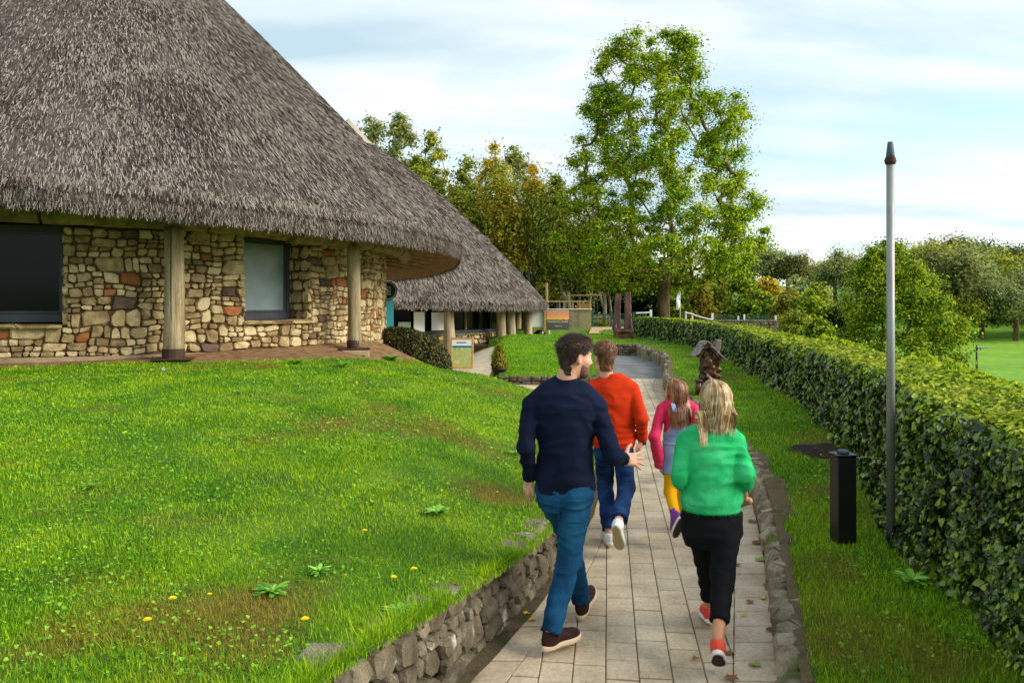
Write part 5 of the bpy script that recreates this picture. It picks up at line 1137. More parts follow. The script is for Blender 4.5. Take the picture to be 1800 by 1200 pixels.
# painted play panel and flower bed behind the gate
DP = 54.0; M_mural = mat('painted_mural', [(96, 76, 60), (150, 132, 112), (176, 62, 46), (190, 196, 196), (110, 124, 130)], scale=2.2, rough=.7, ramp=(.25, .75), distort=1)
b = empty('play_panel', (X2(1058, DP), DP, .3), 'painted play panel with yellow timber frame seen through the green gate', 'panel')
MB().box((X2(1057, DP), DP, Zv(573, DP)), (34 / F * DP, .06, .85), 0, .01).build('mural', M_mural, b)
for v in (555, 563.5): MB().box((X2(1057, DP), DP - .02, Zv(v, DP)), (34 / F * DP, .09, .09), 0, .01).build('frame_rail', M_pine, b)
for u in (1041, 1050.5, 1071): MB().box((X2(u, DP), DP - .03, Zv(562, DP)), (.10, .10, .75), 0, .01).build('frame_post', M_pine, b)
rng = R(33); n = 900; x = rng.uniform(X2(1041, 52), X2(1066, 52), n); C = np.c_[x, 52 + rng.uniform(-.2, .2, n), .2 + .45 * rng.random(n)]; V, Q = leaves(C, rng.normal(0, 1, (n, 3)), .12, rng)
fb = empty('flower_bed', (X2(1053, 52), 52, .2), 'low bed of yellow-green plants behind the green gate', 'plants'); tag(npm('foliage', V, Q, M_oakL, fb), kind='stuff'); MB().box((X2(1053, 52), 52, .2), (26 / F * 52, .5, .22), 0, .02).build('bed_soil', M_soil, fb)

# ---------------------------------------------------------------- far wall, fence and flag
rngw = R(71); p0, p1 = px(1118, 560, 46)[:2], px(1369, 575, 46)[:2]
fw = low_wall('boundary_wall', 'old grey stone wall beyond the hedge below the pale fence posts', p0, p1, -.6, .86, .4, M_rub, rngw, sz=(.3, .75, .16, .36), keep=150)
for k in range(16):
    q = p0 + (p1 - p0) * (k + .5) / 16; MB().box((q[0], q[1] + .2, .90), ((p1 - p0)[0] / 16 * .985, .5, .07), 0, .015).build('cap_stone', M_rub, fw)
b = empty('pale_fence', (10, 46.6, .9), 'pale timber posts and wire fence on top of the old stone wall', 'fence')
for u, v in ((1144, 545), (1205.5, 548), (1217, 551), (1252, 551), (1297.5, 556), (1308, 553), (1363, 555)):
    q = px(u, v, 46.6); MB().box((q[0], 46.6, (q[2] + .8) / 2 + .02), (.10 if u not in (1144, 1252) else .13, .10, q[2] - .8), 0, .01).build('fence_post', M_white, b)
for (u0, v0), (u1, v1) in (((1205, 549.5), (1217, 551.5)), ((1217, 552.5), (1238, 559)), ((1238, 559), (1252, 562)), ((1252, 563.5), (1363, 565.5)), ((1118, 550), (1144, 549))):
    MB().tube([px(u0, v0, 46.55), px(u1, v1, 46.55)], [.045, .045], 6).build('fence_rail', M_white, b)
for k in range(6):
    mb = MB().tube([px(1252, 553 + k * 1.9, 46.6), px(1363, 556 + k * 1.7, 46.6)], [.009, .009], 4); mb.build('wire', M_green, b)
for k in range(34): MB().tube([px(1254 + k * 3.2, 553.2, 46.61), px(1254 + k * 3.2, 564.5, 46.61)], [.006, .006], 4).build('wire', M_green, b)
o = px(1195.5, 556, 48); b = empty('feather_flag', (o[0], 48, .5), 'white feather flag on a thin pole beside the tall tree', 'flag')
MB().tube([A(o[0], 48, .3), A(o[0], 48, Zv(513, 48)), A(o[0] - .08, 48, Zv(511.5, 48))], [.03, .022, .015], 7).build('pole', M_white, b, True)
zs = np.linspace(Zv(514, 48), Zv(544, 48), 12); k = np.linspace(0, 1, 12); V = []
for i in range(12):
    w = .02 + .24 * math.sin(min(1, k[i] * 1.6 + .1) * 1.57) * (1 - .25 * k[i]); y = .04 * math.sin(k[i] * 7); V += [A(o[0] - .02, 48 + y, zs[i]), A(o[0] - .02 - w, 48 + y + .03 * math.sin(k[i] * 9), zs[i]), A(o[0] - .02 - w, 48.006 + y + .03 * math.sin(k[i] * 9), zs[i]), A(o[0] - .02, 48.006 + y, zs[i])]
pyd('flag_cloth', V, [(i * 4 + a, i * 4 + (a + 1) % 4, i * 4 + 4 + (a + 1) % 4, i * 4 + 4 + a) for i in range(11) for a in range(4)], M_paperSky, b, True)
# lamp post in the valley
o = px(1717, 690, 41); o[2] = float(zground(o[0], 41.)); b = empty('lamp_post', o, 'slim black lamp post with a flat head standing in the valley meadow', 'lamp post')
zt = Zv(611, 41); MB().tube([o, A(o[0], 41, zt)], [.06, .05], 10).build('post', M_black, b, True); MB().box((o[0] + .28, 41, zt + .03), (.62, .22, .09), 0, .03).build('lamp_head', M_galv, b); MB().tube([A(o[0], 41, zt), A(o[0], 41, zt + .16)], [.035, .025], 8).build('lamp_cap', M_black, b, True)
# dead stick caught in the hedge, mulch patch
tag(MB().tube([A(float(XH(12.2)) - .10, 12.2, .86), A(float(XH(11.4)) - .12, 11.4, .73), A(float(XH(10.5)) - .12, 10.5, .55)], [.006, .009, .006], 6).build('dead_stick', M_log, None, True), 'pale dead stick caught in the side of the hedge', 'stick')
t = np.linspace(0, 2 * math.pi, 29)[:-1]; rr = 1 + .15 * np.sin(t * 3) + .08 * np.sin(t * 7); V = [A(3.55, 9.0, float(zverge(3.55, 9.)) + .035)] + [A(3.55 + .36 * r * math.cos(a), 9 + .5 * r * math.sin(a), float(zverge(3.55 + .36 * r * math.cos(a), 9 + .5 * r * math.sin(a))) + .008) for a, r in zip(t, rr)]
tag(pyd('mulch_patch', V, [(0, 1 + i, 1 + (i + 1) % 28) for i in range(28)], mat('dark_mulch', [(34, 22, 14), (62, 42, 28)], scale=20, rough=1, bump=1, bscale=60), None, True), kind='structure')

# ---------------------------------------------------------------- flowers, weeds, fallen leaves
def onlawn(u, v, zf):
    d = 5.0
    for _ in range(60):
        x = (u - 900) / F * d; z = float(zf(np.array([x]), np.array([d]))[0]); d = d * .5 + .5 * (CZ - z) * F / max(v - HY, 20)
    return A((u - 900) / F * d, d, float(zf(np.array([(u - 900) / F * d]), np.array([d]))[0]))
M_dand = mat('dandelion_yellow', [(250, 216, 0), (255, 228, 20)], scale=40, rough=.6); M_puff = mat('dandelion_clock_white', [(214, 216, 204)], rough=.9); M_stem = mat('flower_stem', [(84, 120, 30)], rough=.6)
dl = [(259, 1107, 'beside bare patch low on the lawn'), (301, 1069, 'next to another dandelion and a bare patch'), (536, 1104, 'low on the lawn above the retaining wall end'), (637, 940, 'in the middle of the lawn'), (695, 1027, 'close above the retaining wall'), (731, 1010, 'just above the retaining wall grass fringe'), (362, 1062, 'small, between clover leaves'), (95, 718, 'high on the lawn below the dark window'), (878, 870, 'on the dry patch near the walking man'), (808, 893, 'on the dry slope above the wall')]
for i, (u, v, w) in enumerate(dl):
    g = onlawn(u, v + 6, zlawn); s = .019 if i < 6 else .012; rg_ = R(i); b = empty('dandelion', g, 'yellow dandelion flower ' + w, 'flower', 'dandelions in the lawn')
    top = g + A(rg_.normal(0, .01), rg_.normal(0, .01), .055); MB().tube([g, top], [.0025, .002], 5).build('stem', M_stem, b)
    mb = MB(); 
    for ring, (n_, tl, ln) in enumerate(((16, .35, 1.0), (12, .8, .8), (7, 1.2, .5))):
        for k in range(n_):
            a = 2 * math.pi * (k + ring * .3) / n_; dv = A(math.cos(a) * math.cos(tl), math.sin(a) * math.cos(tl), math.sin(tl)); sv = A(-math.sin(a), math.cos(a), 0); e = top + dv * s * ln
            mb.add([top - sv * s * .08, top + sv * s * .08, e + sv * s * .16, e - sv * s * .16], [(0, 1, 2, 3)])
    mb.build('petals', M_dand, b)
g = onlawn(287, 667, zlawn); b = empty('dandelion_clock', g, 'white dandelion seed clock near the house wall', 'flower'); MB().tube([g, g + A(0, 0, .13)], [.003, .003], 5).build('stem', M_stem, b)
dr = unit(R(3).normal(size=(260, 3))); top = g + A(0, 0, .14); V, Q = leafquads(top + dr * .034, dr, .016, R(3)); V2, Q2 = leafquads(top + dr * .017, R(5).normal(size=(260, 3)), .016, R(4)); npm('seed_head', np.concatenate([V, V2]), np.concatenate([Q, Q2 + len(V)]), M_puff, b)
M_weed = mat('weed_leaf', [(92, 156, 30), (122, 180, 46), (150, 196, 70)], scale=8, rough=.5, spec=.4, island=.25, island_hue=.5, trans=.25)
wl = [(478, 1045, zlawn, .10, 'large leafy weed in the lower lawn'), (768, 905, zlawn, .12, 'broad leafy weed high above the retaining wall'), (560, 1010, zlawn, .08, 'leafy weed beside the middle dandelion'), (700, 1078, zlawn, .08, 'leafy weed at the top of the wall end'), (905, 800, zlawn, .10, 'leafy weed on the slope close beside the walking man'), (160, 860, zlawn, .08, 'leafy weed in the lawn below the dark window'), (520, 640, zlawn, .22, 'jagged green weed in the soil under the frosted window'), (600, 645, zlawn, .22, 'spreading weed in the soil before the second post'), (690, 633, zlawn, .3, 'large green weed in the soil by the clipped bush'), (1605, 1025, zverge, .13, 'leafy weed on the verge below the hedge'), (1590, 930, zverge, .16, 'green weed at the foot of the tall grey post')]
for i, (u, v, zf, s, lb) in enumerate(wl):
    g = onlawn(u, v, zf) + A(0, 0, .015); rg_ = R(300 + i); n_ = 40; a = rg_.uniform(0, 6.28, n_); el = rg_.uniform(.1, .75, n_); L = s * rg_.uniform(.6, 1.15, n_); k = np.linspace(0, 1, 6)
    dv = np.c_[np.cos(a), np.sin(a)]; P = np.stack([np.c_[g[0] + dv[:, 0] * L * t * np.cos(el), g[1] + dv[:, 1] * L * t * np.cos(el), g[2] + L * (np.sin(el) * t - .55 * t * t * np.sin(el)) + .004] for t in k], 1)
    wd_ = L[:, None] * np.array([.06, .17, .30, .26, .30, .04])[None] * .8; V, Q = ribbons(P, wd_, np.c_[-dv[:, 1], dv[:, 0], 0 * a]); tag(npm('weed_plant', V, Q, M_weed, None), lb, 'weed', 'weeds in grass and soil')
M_fl = [mat('dry_brown_leaf', [(120, 70, 36), (150, 96, 54)], scale=20, rough=.8), mat('green_fallen_leaf', [(110, 140, 40), (160, 178, 70)], scale=20, rough=.7), mat('yellow_fallen_leaf', [(206, 164, 30), (222, 190, 60)], scale=20, rough=.7)]
fl = [(1314, 882, .05, 0), (1322, 918, .07, 0), (1334, 955, .10, 0), (1336, 985, .07, 1), (1363, 1003, .09, 1), (1297, 995, .04, 0), (1308, 1083, .03, 2), (1341, 1053, .04, 2), (1362, 1047, .05, 2), (1327, 1170, .06, 1), (1286, 1194, .06, 0), (1353, 1109, .045, 0), (926, 1080, .04, 2), (936, 1091, .045, 2), (1300, 940, .05, 0), (1318, 1060, .045, 0), (1280, 1150, .05, 0), (1366, 1035, .04, 1), (1223, 1160, .03, 0), (1345, 1030, .03, 0)]
cn = ['dry brown', 'green', 'yellow']
for i, (u, v, s, k) in enumerate(fl):
    d = CZ * F / (v - HY); g = A((u - 900) / F * d, d, .006); rg_ = R(400 + i); a = rg_.uniform(0, 6.28); n_ = 12; t = np.linspace(0, 2 * math.pi, n_ + 1)[:-1]; r = s * .5 * (1 + .3 * np.cos(t * 5 + a)); V = [g + A(0, 0, .006)] + [g + A(r[j] * math.cos(t[j]) * 1.2, r[j] * math.sin(t[j]), .003 + .012 * rg_.random()) for j in range(n_)]
    lb = {0: 'dry brown fallen leaf lying on the paving near the edging stones', 1: 'green fallen leaf lying on the paving near the edging stones', 2: 'small yellow fallen leaf lying on the paving'}[k]
    tag(pyd('fallen_leaf', V, [(0, 1 + j, 1 + (j + 1) % n_) for j in range(n_)], M_fl[k]), lb, 'leaf', cn[k] + ' fallen leaves on the paving')
# ---------------------------------------------------------------- people
def cloth(name, cols, scale=6, bump=.35, bscale=220, bdist=.002, **kw): return mat(name, cols, scale=scale, rough=kw.pop('rough', .9), spec=kw.pop('spec', .15), bump=bump, bscale=bscale, bdist=bdist, **kw)
M_skin = mat('skin', [(206, 148, 118), (222, 166, 136)], scale=9, rough=.5, spec=.35, bump=.1, bscale=200, bdist=.001)
M_skin2 = mat('skin_tanned', [(186, 122, 88), (206, 144, 108)], scale=9, rough=.5, spec=.35)
M_lip = mat('lip_skin', [(178, 104, 92)], rough=.45); M_eye = mat('eye_white', [(226, 222, 214)], rough=.2); M_iris = mat('eye_iris', [(60, 44, 32)], rough=.2)
M_hairD = mat('dark_brown_hair', [(34, 22, 15), (60, 42, 30), (84, 62, 46)], scale=30, rough=.55, spec=.3, island=.12, island_hue=.25)
M_hairB = mat('brown_hair', [(58, 34, 18), (96, 60, 34), (134, 92, 56)], scale=30, rough=.55, spec=.3, island=.12, island_hue=.25)
M_hairG = mat('auburn_hair', [(74, 40, 20), (126, 76, 42), (172, 116, 70)], scale=20, rough=.4, spec=.45, island=.3, island_hue=.7)
M_hairL = mat('blonde_hair', [(112, 80, 46), (176, 142, 92), (218, 190, 142)], scale=20, rough=.4, spec=.45, island=.15, island_hue=.5)
M_navy = cloth('navy_knit', [(10, 17, 36), (16, 26, 50)])
M_jean1 = cloth('teal_denim', [(8, 46, 74), (16, 66, 98), (30, 84, 116)], scale=7, stretch=(1, 1, .5), fine=.12)
M_orange = cloth('orange_knit', [(180, 40, 5), (200, 52, 9)], bump=.5)
M_jean2 = cloth('dark_blue_denim', [(10, 28, 58), (20, 46, 84), (36, 66, 108)], scale=7, fine=.12)
M_gknit = cloth('green_mohair', [(30, 166, 92), (48, 186, 110), (80, 204, 134)], scale=10, bump=.6, bscale=120, bdist=.004)
M_blkj = cloth('black_denim', [(10, 10, 12), (18, 18, 21)])
M_pink = cloth('pink_knit', [(204, 44, 82), (222, 66, 102)], bump=.5)
M_denimL = cloth('pale_blue_denim', [(112, 136, 176), (140, 162, 196), (160, 178, 206)], scale=9, fine=.1)
M_yel = cloth('yellow_tights', [(226, 158, 4), (240, 176, 14)], bump=.15)
M_suede = cloth('brown_suede', [(46, 28, 22), (64, 42, 34)], scale=16, bscale=160)
M_tansole = mat('cream_sole', [(214, 186, 150), (226, 202, 170)], scale=9, rough=.7); M_orsole = mat('orange_welt', [(206, 110, 60)], rough=.7)
M_whsho = cloth('white_canvas', [(220, 220, 218), (234, 234, 232)]); M_gum = mat('gum_sole', [(176, 160, 118), (190, 174, 134)], scale=14, rough=.8, bump=.4)
M_coral = cloth('coral_canvas', [(220, 72, 52), (232, 90, 68)]); M_whsole = mat('white_rubber', [(226, 220, 206), (236, 232, 220)], scale=9, rough=.6); M_dksole = mat('dark_rubber_sole', [(52, 36, 30), (70, 50, 42)], scale=18, rough=.8, bump=.4)
M_purple = cloth('purple_canvas', [(116, 58, 132), (138, 76, 152)])

def wr(P, amp, sx=9, sz=26, seed=0): 
    w = vnoise(np.stack([P[:, 0] * sx, P[:, 1] * sx, P[:, 2] * sz], -1) + .9 * vnoise(P, 5, seed + 3)[:, None], 1.0, seed)
    return amp * (np.abs(w) * 2 - .7)
def yawP(P, c, yaw):
    """world -> frame that faces heading yaw (clockwise from +Y)"""
    Q = P - np.array([c[0], c[1], 0], np.float32); ca, sa = math.cos(yaw), math.sin(yaw); return np.stack([Q[:, 0] * ca - Q[:, 1] * sa, Q[:, 0] * sa + Q[:, 1] * ca, Q[:, 2]], -1).astype(np.float32)
def yawV(v, c, yaw):
    ca, sa = math.cos(yaw), math.sin(yaw); v = np.array(v, float); return A(v[0] * ca + v[1] * sa + c[0], -v[0] * sa + v[1] * ca + c[1], v[2])
def chain(P, pts, rad, k=.03):
    f = None
    for i in range(len(pts) - 1):
        g = rc(P, pts[i], pts[i + 1], rad[i], rad[i + 1]); f = g if f is None else smin(f, g, k)
    return f
def cutp(f, P, p, n): return np.maximum(f, (P - np.array(p, np.float32)) @ np.array(unit(np.array(n, float)), np.float32))
def bbox(pts, m): p = np.array(pts); return p.min(0) - m, p.max(0) + m
def frame(fwd, up=(0, 0, 1)):
    f = unit(np.array(fwd, float)); s = unit(np.cross(f, np.array(up, float))); u = np.cross(s, f); return np.stack([f, s, u], 1)     # columns: forward, right, up
def shoe(parent, ankle, fwd, L, mu, ms, high=.0, sole_h=.022, wid=1.0, name='shoe', under=None, cap=None):
    Rm = frame(fwd); o = np.array(ankle) - Rm @ A(.058, 0, .088); R32 = Rm.astype(np.float32)
    def loc(P): return ((P - o.astype(np.float32)) @ R32)
    w = .041 * wid
    def plan(q, gr):
        a = ell(q * A(1, 1, .0).astype(np.float32), (L * .70, .003, 0), (L * .31, w * 1.12, 1)); b = ell(q * A(1, 1, 0).astype(np.float32), (.062, 0, 0), (.068, w * .86, 1)); return smin(a, b, .05) - gr
    def up(P):
        q = loc(P); f = smin(ell(q, (L * .72, .003, .03), (L * .27, w * 1.02, .046)), ell(q, (.065, 0, .045), (.066, w * .85, .062)), .05); f = smin(f, rc(q, (.058, 0, .05), (.055, 0, .085 + high), w * .92, w * .92), .03); f = smin(f, rc(q, (.085, 0, .075), (L * .6, 0, .05), .03, .028), .03)
        f = np.maximum(f, sole_h * .8 - q[:, 2]); f = np.maximum(f, q[:, 2] - (.092 + high)); return f
    def so(P):
        q = loc(P); return smax(plan(q, .002), np.abs(q[:, 2] - sole_h * .5) - sole_h * .5, .006)
    lo, hi = bbox([o + Rm @ A(x, y, z) for x in (-.02, L + .02) for y in (-.07, .07) for z in (-.01, .12 + high)], .01)
    s = sdf_obj(name, up, lo, hi, .0065, mu, parent); t = sdf_obj('sole', so, lo, hi, .0065, ms, s)
    if under is not None: sdf_obj('outsole', lambda P: smax(plan(loc(P), -.004), np.abs(loc(P)[:, 2] + .001) - .004, .003), lo, hi, .0065, under, s)
    if cap is not None:
        mb = MB()
        for k in range(5): c_ = o + Rm @ A(.105 + k * .017, 0, .082 - k * .008 + high * .2); mb.tube([c_ - Rm[:, 1] * .022 - Rm[:, 2] * .006, c_ + Rm[:, 2] * .004, c_ + Rm[:, 1] * .022 - Rm[:, 2] * .006], [.003] * 3, 5)
        mb.build('laces', cap, s, True)
    return s
def hand(wrist, fwd, back, side, size=1.0, curl=(.25, .35), spread=.10, thumb=.7, fore=None):
    """returns V,Q: palm with four jointed fingers and a thumb; back = direction of the back of the hand, side=+1 thumb on the right of forward/back frame"""
    f = unit(np.array(fwd, float)); b = unit(np.array(back, float) - f * (np.array(back, float) @ f)); s = np.cross(f, b) * side; o = np.array(wrist, float); T = lambda a, c, e: o + size * (f * a + s * c + b * e)
    seg = []
    for i, (off, ln, root) in enumerate(((.030, .066, .080), (.010, .076, .086), (-.010, .071, .084), (-.029, .056, .076))):
        an = spread * (1.5 - i); p = T(root, off, 0); d = f * math.cos(an) + s * math.sin(an); rr = .0092 - .0006 * i; lens = (ln * .46, ln * .32, ln * .26); ang = 0; q = p; seg.append((T(.045, off * .7, 0), p, rr * 1.15, rr * 1.05))
        for j in range(3):
            ang += curl[0] if j == 0 else curl[1]; dd = d * math.cos(ang) - b * math.sin(ang); e = q + size * lens[j] * dd; seg.append((q, e, rr * (1 - .08 * j), rr * (.94 - .1 * j))); q = e
    t0 = T(.022, .026, -.004); t1 = T(.055, .026 + .032 * thumb * 1.2, -.014); t2 = T(.082, .026 + .044 * thumb * 1.2, -.020); seg += [(t0, t1, .0135, .0105), (t1, t2, .0105, .008)]
    Rm = np.stack([f, s, b], 1).astype(np.float32)
    def fn(P):
        q = (P - o.astype(np.float32)) @ Rm / size; g = rbox(q, (.046, 0, 0), (.046, .038, .0135), .0125) * size; g = smin(g, rc(P, T(-.05, 0, 0), T(.015, 0, 0), .027 * size, .025 * size), .018)
        if fore is not None: g = smin(g, rc(P, fore, T(0, 0, 0), .036 * size, .026 * size), .012)
        fg = None
        for a, c, r0, r1 in seg:
            h = rc(P, a, c, r0 * size, r1 * size); fg = h if fg is None else np.minimum(fg, h)
        return smin(g, fg, .007 * size)
    pts = [x for sg in seg for x in sg[:2]] + [T(-.06, 0, 0)] + ([fore] if fore is not None else []); lo, hi = bbox(pts, .03); return surfnet(fn, lo, hi, .0042 * max(size, .85))
def headframe(c, yaw, pitch=0, roll=0):
    Rm = np.array(Matrix.Rotation(-yaw, 3, 'Z') @ Matrix.Rotation(pitch, 3, 'X') @ Matrix.Rotation(roll, 3, 'Y')); return np.array(c, float), Rm     # local: x right, y face, z up
def skull(q): return smin(ell(q, (0, -.012, .030), (.077, .098, .094)), ell(q, (0, .028, -.030), (.062, .070, .090)), .03)
def head_mesh(c, Rm, s, neck, nr=.056):
    R32 = Rm.astype(np.float32); c32 = c.astype(np.float32); T = lambda x, y, z: c + s * (Rm @ A(x, y, z))
    def fn(P):
        q = (P - c32) @ R32 / s; f = skull(q); f = smin(f, rc(q, (-.028, .058, -.098), (.028, .058, -.098), .026, .026), .04); f = smin(f, rc(q, (0, .085, -.100), (0, .072, -.090), .020, .028), .02)
        f = smin(f, rc(q, (0, .090, .012), (0, .112, -.030), .009, .0125), .012); f = smin(f, rc(q, (-.011, .098, -.036), (.011, .098, -.036), .009, .009), .008)
        f = smin(f, rc(q, (-.035, .082, .018), (.035, .082, .018), .011, .011), .02)
        for e in (-1, 1): f = smax(f, -ell(q, (e * .031, .100, .002), (.018, .016, .012)), .012); f = smin(f, ell(q, (e * .045, .062, -.028), (.022, .026, .024)), .02)
        f = smin(f, rc(q, (-.018, .088, -.062), (.018, .088, -.062), .0075, .0075), .008); f = smax(f, -rc(q, (-.02, .100, -.0625), (.02, .100, -.0625), .002, .002), .004)
        for e in (-1, 1):
            x = q - np.array([e * .083, -.008, -.012], np.float32); x = x @ np.array(Matrix.Rotation(e * .5, 3, 'Z'), np.float32); er = smax(ell(x, (0, 0, 0), (.013, .022, .034)), -ell(x, (e * .011, .003, .004), (.007, .012, .020)), .004); f = smin(f, er, .006)
        f = f * s; return smin(f, rc(P, T(0, -.028, -.05), neck, nr * s, nr * 1.1 * s), .03)
    lo, hi = bbox([T(x, y, z) for x in (-.1, .1) for y in (-.125, .13) for z in (-.13, .13)] + [np.array(neck) - .07, np.array(neck) + .07], .005); return surfnet(fn, lo, hi, .0052)
def face_bits(parent_body, c, Rm, s, hairm):
    T = lambda x, y, z: c + s * (Rm @ A(x, y, z))
    for e in (-1, 1):
        V, Q = surfnet(lambda P: np.linalg.norm(P - T(e * .031, .083, .002).astype(np.float32), axis=1) - .0115 * s, T(e * .031, .083, .002) - .016, T(e * .031, .083, .002) + .016, .003); ey = npm('eye', V, Q, M_eye, parent_body, True)
        MB().tube([T(e * .031, .0935, .002), T(e * .031, .0955, .002)], [.0055 * s, .004 * s], 10).build('iris', M_iris, ey)
        MB().tube([T(e * .014, .0945, .020), T(e * .032, .094, .025), T(e * .050, .080, .020)], [.0035 * s, .004 * s, .002 * s], 6).build('eyebrow', hairm, parent_body, True)
def join(*vq):
    V, Q, b = [], [], 0
    for v, q in vq: V.append(v); Q.append(q + b); b += len(v)
    return np.concatenate(V), np.concatenate(Q)
def short_hair(parent, c, Rm, s, m, rng, top=.02, seed=1, quiff=0):
    R32 = Rm.astype(np.float32); c32 = c.astype(np.float32)
    def fn(P):
        q = (P - c32) @ R32 / s; g = smin(skull(q), rc(q, (0, -.040, -.03), (0, -.036, -.108), .056, .049), .03); th = .004 + top * sm(-.03, .09, q[:, 2]) + quiff * sm(.02, .09, q[:, 1]) * sm(.05, .1, q[:, 2]); th = th.astype(np.float32)
        f = g - th - .003 * vnoise(q * np.array([1, .5, .7], np.float32), 40, seed) - .0025 * vnoise(q * np.array([1, .4, .5], np.float32), 110, seed + 1)
        line = smax(q[:, 1] - .005 - .55 * np.clip(q[:, 2] + .03, -.02, .2), -(q[:, 2] + .122), .01)          # hairline at temple and nape
        line = smax(line, -(ell(q, (.085, .004, -.016), (.034, .032, .040))), .006); line = smax(line, -(ell(q, (-.085, .004, -.016), (.034, .032, .040))), .006)
        return smax(f, line, .006) * s
    V, Q = surfnet(fn, c - .17 * s, c + .17 * s, .0055); o = npm('hair', V, Q, m, parent, True)
    k = rng.integers(0, len(V), 4200); p = V[k]; q = (p - c) @ Rm / s; keep = (q[:, 2] > -.118) & ~((np.abs(q[:, 0]) > .06) & (np.abs(q[:, 1] - .002) < .036) & (q[:, 2] < .03)); p, q = p[keep], q[keep]; n = len(p)
    nr = unit(q * A(1, 1, 1.1)); dn = A(0, .2, 0) + np.c_[0 * q[:, 0], .75 * sm(.03, .1, q[:, 2]) , -1 + .9 * sm(.02, .1, q[:, 2])]; dn = unit(dn - nr * (dn * nr).sum(1)[:, None] + rng.normal(0, .12, (n, 3)) + nr * .05)
    L = .012 + .022 * sm(0, .1, q[:, 2]) * (top / .02); pl = np.stack([q * s, q * s + dn * (L * .5)[:, None] * s + nr * .002, q * s + dn * L[:, None] * s + nr * .003], 1); W = pl @ Rm.T + c; sd = unit(np.cross(dn, nr)) @ Rm.T
    V2, Q2 = ribbons(W, np.full(n, .0036), sd); npm('hair_strands', V2, Q2, m, o); return o
def long_hair(parent, c, Rm, s, m, rng, zend, back, n=1100, wmax=.10, tuck=0, lock=None):
    """back(z): world y of the clothing surface behind, so the hair lies on it"""
    R32 = Rm.astype(np.float32); c32 = c.astype(np.float32); fd = Rm[:, 1]; yw = math.atan2(fd[0], fd[1])
    def fn(P):
        q = (P - c32) @ R32 / s; f = skull(q) - .013; f = smax(f, q[:, 1] - .022 - .5 * np.clip(q[:, 2] - .02, 0, .2), .02) * s
        lo_ = c + A(0, 0, -.02 * s); T0 = c + s * (Rm @ A(0, -.045, -.02)); e = c + s * (Rm @ A(0, -.06, -.1)); e[2] = zend + .06; e[1] = min(e[1], float(back(zend)) - .012)
        x = P - T0.astype(np.float32); t = np.clip((T0[2] - P[:, 2]) / (T0[2] - e[2]), 0, 1); cx = T0[0] + (e[0] - T0[0]) * t; cy = np.minimum(T0[1] + (e[1] - T0[1]) * t, 9e9); rx = s * (.088 + (wmax - .088) * t); ry = s * (.058 - .046 * t)
        g = (np.sqrt(((P[:, 0] - cx) / rx) ** 2 + ((P[:, 1] - cy) / ry) ** 2) - 1) * np.minimum(rx, ry); g = np.maximum(g, np.maximum(zend + .075 + .02 * vnoise(P, 30, 4) - P[:, 2], P[:, 2] - T0[2])); return smin(f, g.astype(np.float32), .02) + .004 * vnoise(P * np.array([1, 1, .12], np.float32), 70, 3)
    V, Q = surfnet(fn, np.r_[c[:2] - .2, zend - .02], c + A(.2, .2, .16), .007); o = npm('hair', V, Q, m, parent, True)
    k = 14; ph = rng.uniform(math.radians(62), math.radians(298), n); lay = rng.uniform(.008, .024, n); P = np.zeros((n, k, 3)); ze = zend + rng.normal(.012, .022, n) + .05 * np.abs(np.cos(ph / 2)) ** 4; wav = rng.uniform(0, 6.28, n)
    for j in range(k):
        if j < 6:
            al = math.radians(6 + 92 * j / 5); q = np.stack([(.077 + lay) * np.sin(al) * np.sin(ph), -.012 + (.098 + lay) * np.sin(al) * np.cos(ph), .03 + (.094 + lay) * np.cos(al) + 0 * ph], -1); q[:, 1] = np.where(al < .8, q[:, 1] + .03 * (1 - al / .8), q[:, 1]); W = (q * s) @ Rm.T + c; eq = W
        else:
            t = (j - 5) / (k - 6); z = eq[:, 2] + (ze - eq[:, 2]) * t; xx = c[0] + (eq[:, 0] - c[0]) * (1 + (wmax / .09 - 1) * t) * (1 - .10 * t) + .006 * np.sin(wav + t * 5); yy = eq[:, 1] + .008 * np.cos(wav + t * 4); isb = eq[:, 1] < c[1] + .02
            yb = np.array([float(back(v)) for v in z]) - .010 - lay * .6; yy = np.where(isb, np.minimum(yy, yy + (yb - yy) * sm(.35, .8, t)), yy); W = np.stack([xx, yy, z], -1)
        P[:, j] = W
    sd = unit(np.cross(P[:, 6] - P[:, 3], np.stack([P[:, 5, 0] - c[0], P[:, 5, 1] - c[1], 0 * ph], -1))); wd = rng.uniform(.002, .0055, n)[:, None] * np.r_[np.linspace(.7, 1, 6), np.linspace(1, .25, k - 6)][None]
    V2, Q2 = ribbons(P, wd, sd); npm('hair_strands', V2, Q2, m, o)
    if lock is not None:
        n2 = 150; x0, x1, zl = lock; tt = np.linspace(0, 1, 9); bx = rng.uniform(x0, x1, n2); P = np.zeros((n2, 9, 3)); zb = c[2] - .04
        for j, t in enumerate(tt): z = zb + (zl + .05 * rng.random(n2) * 0 + np.linspace(0, .06, n2) - zb) * t; P[:, j] = np.stack([c[0] + (bx - c[0]) * (1 + .02 * t) + .012 * np.sin(t * 4 + bx * 40), np.minimum(np.array([float(back(v)) for v in z]) - .014 - .008 * rng.random(n2), c[1] - .075 * s + 0 * z), z], -1)
        V3, Q3 = ribbons(P, rng.uniform(.002, .006, n2), np.tile(A(1, 0, 0), (n2, 1))); npm('hair_lock', V3, Q3, m, o)
    return o
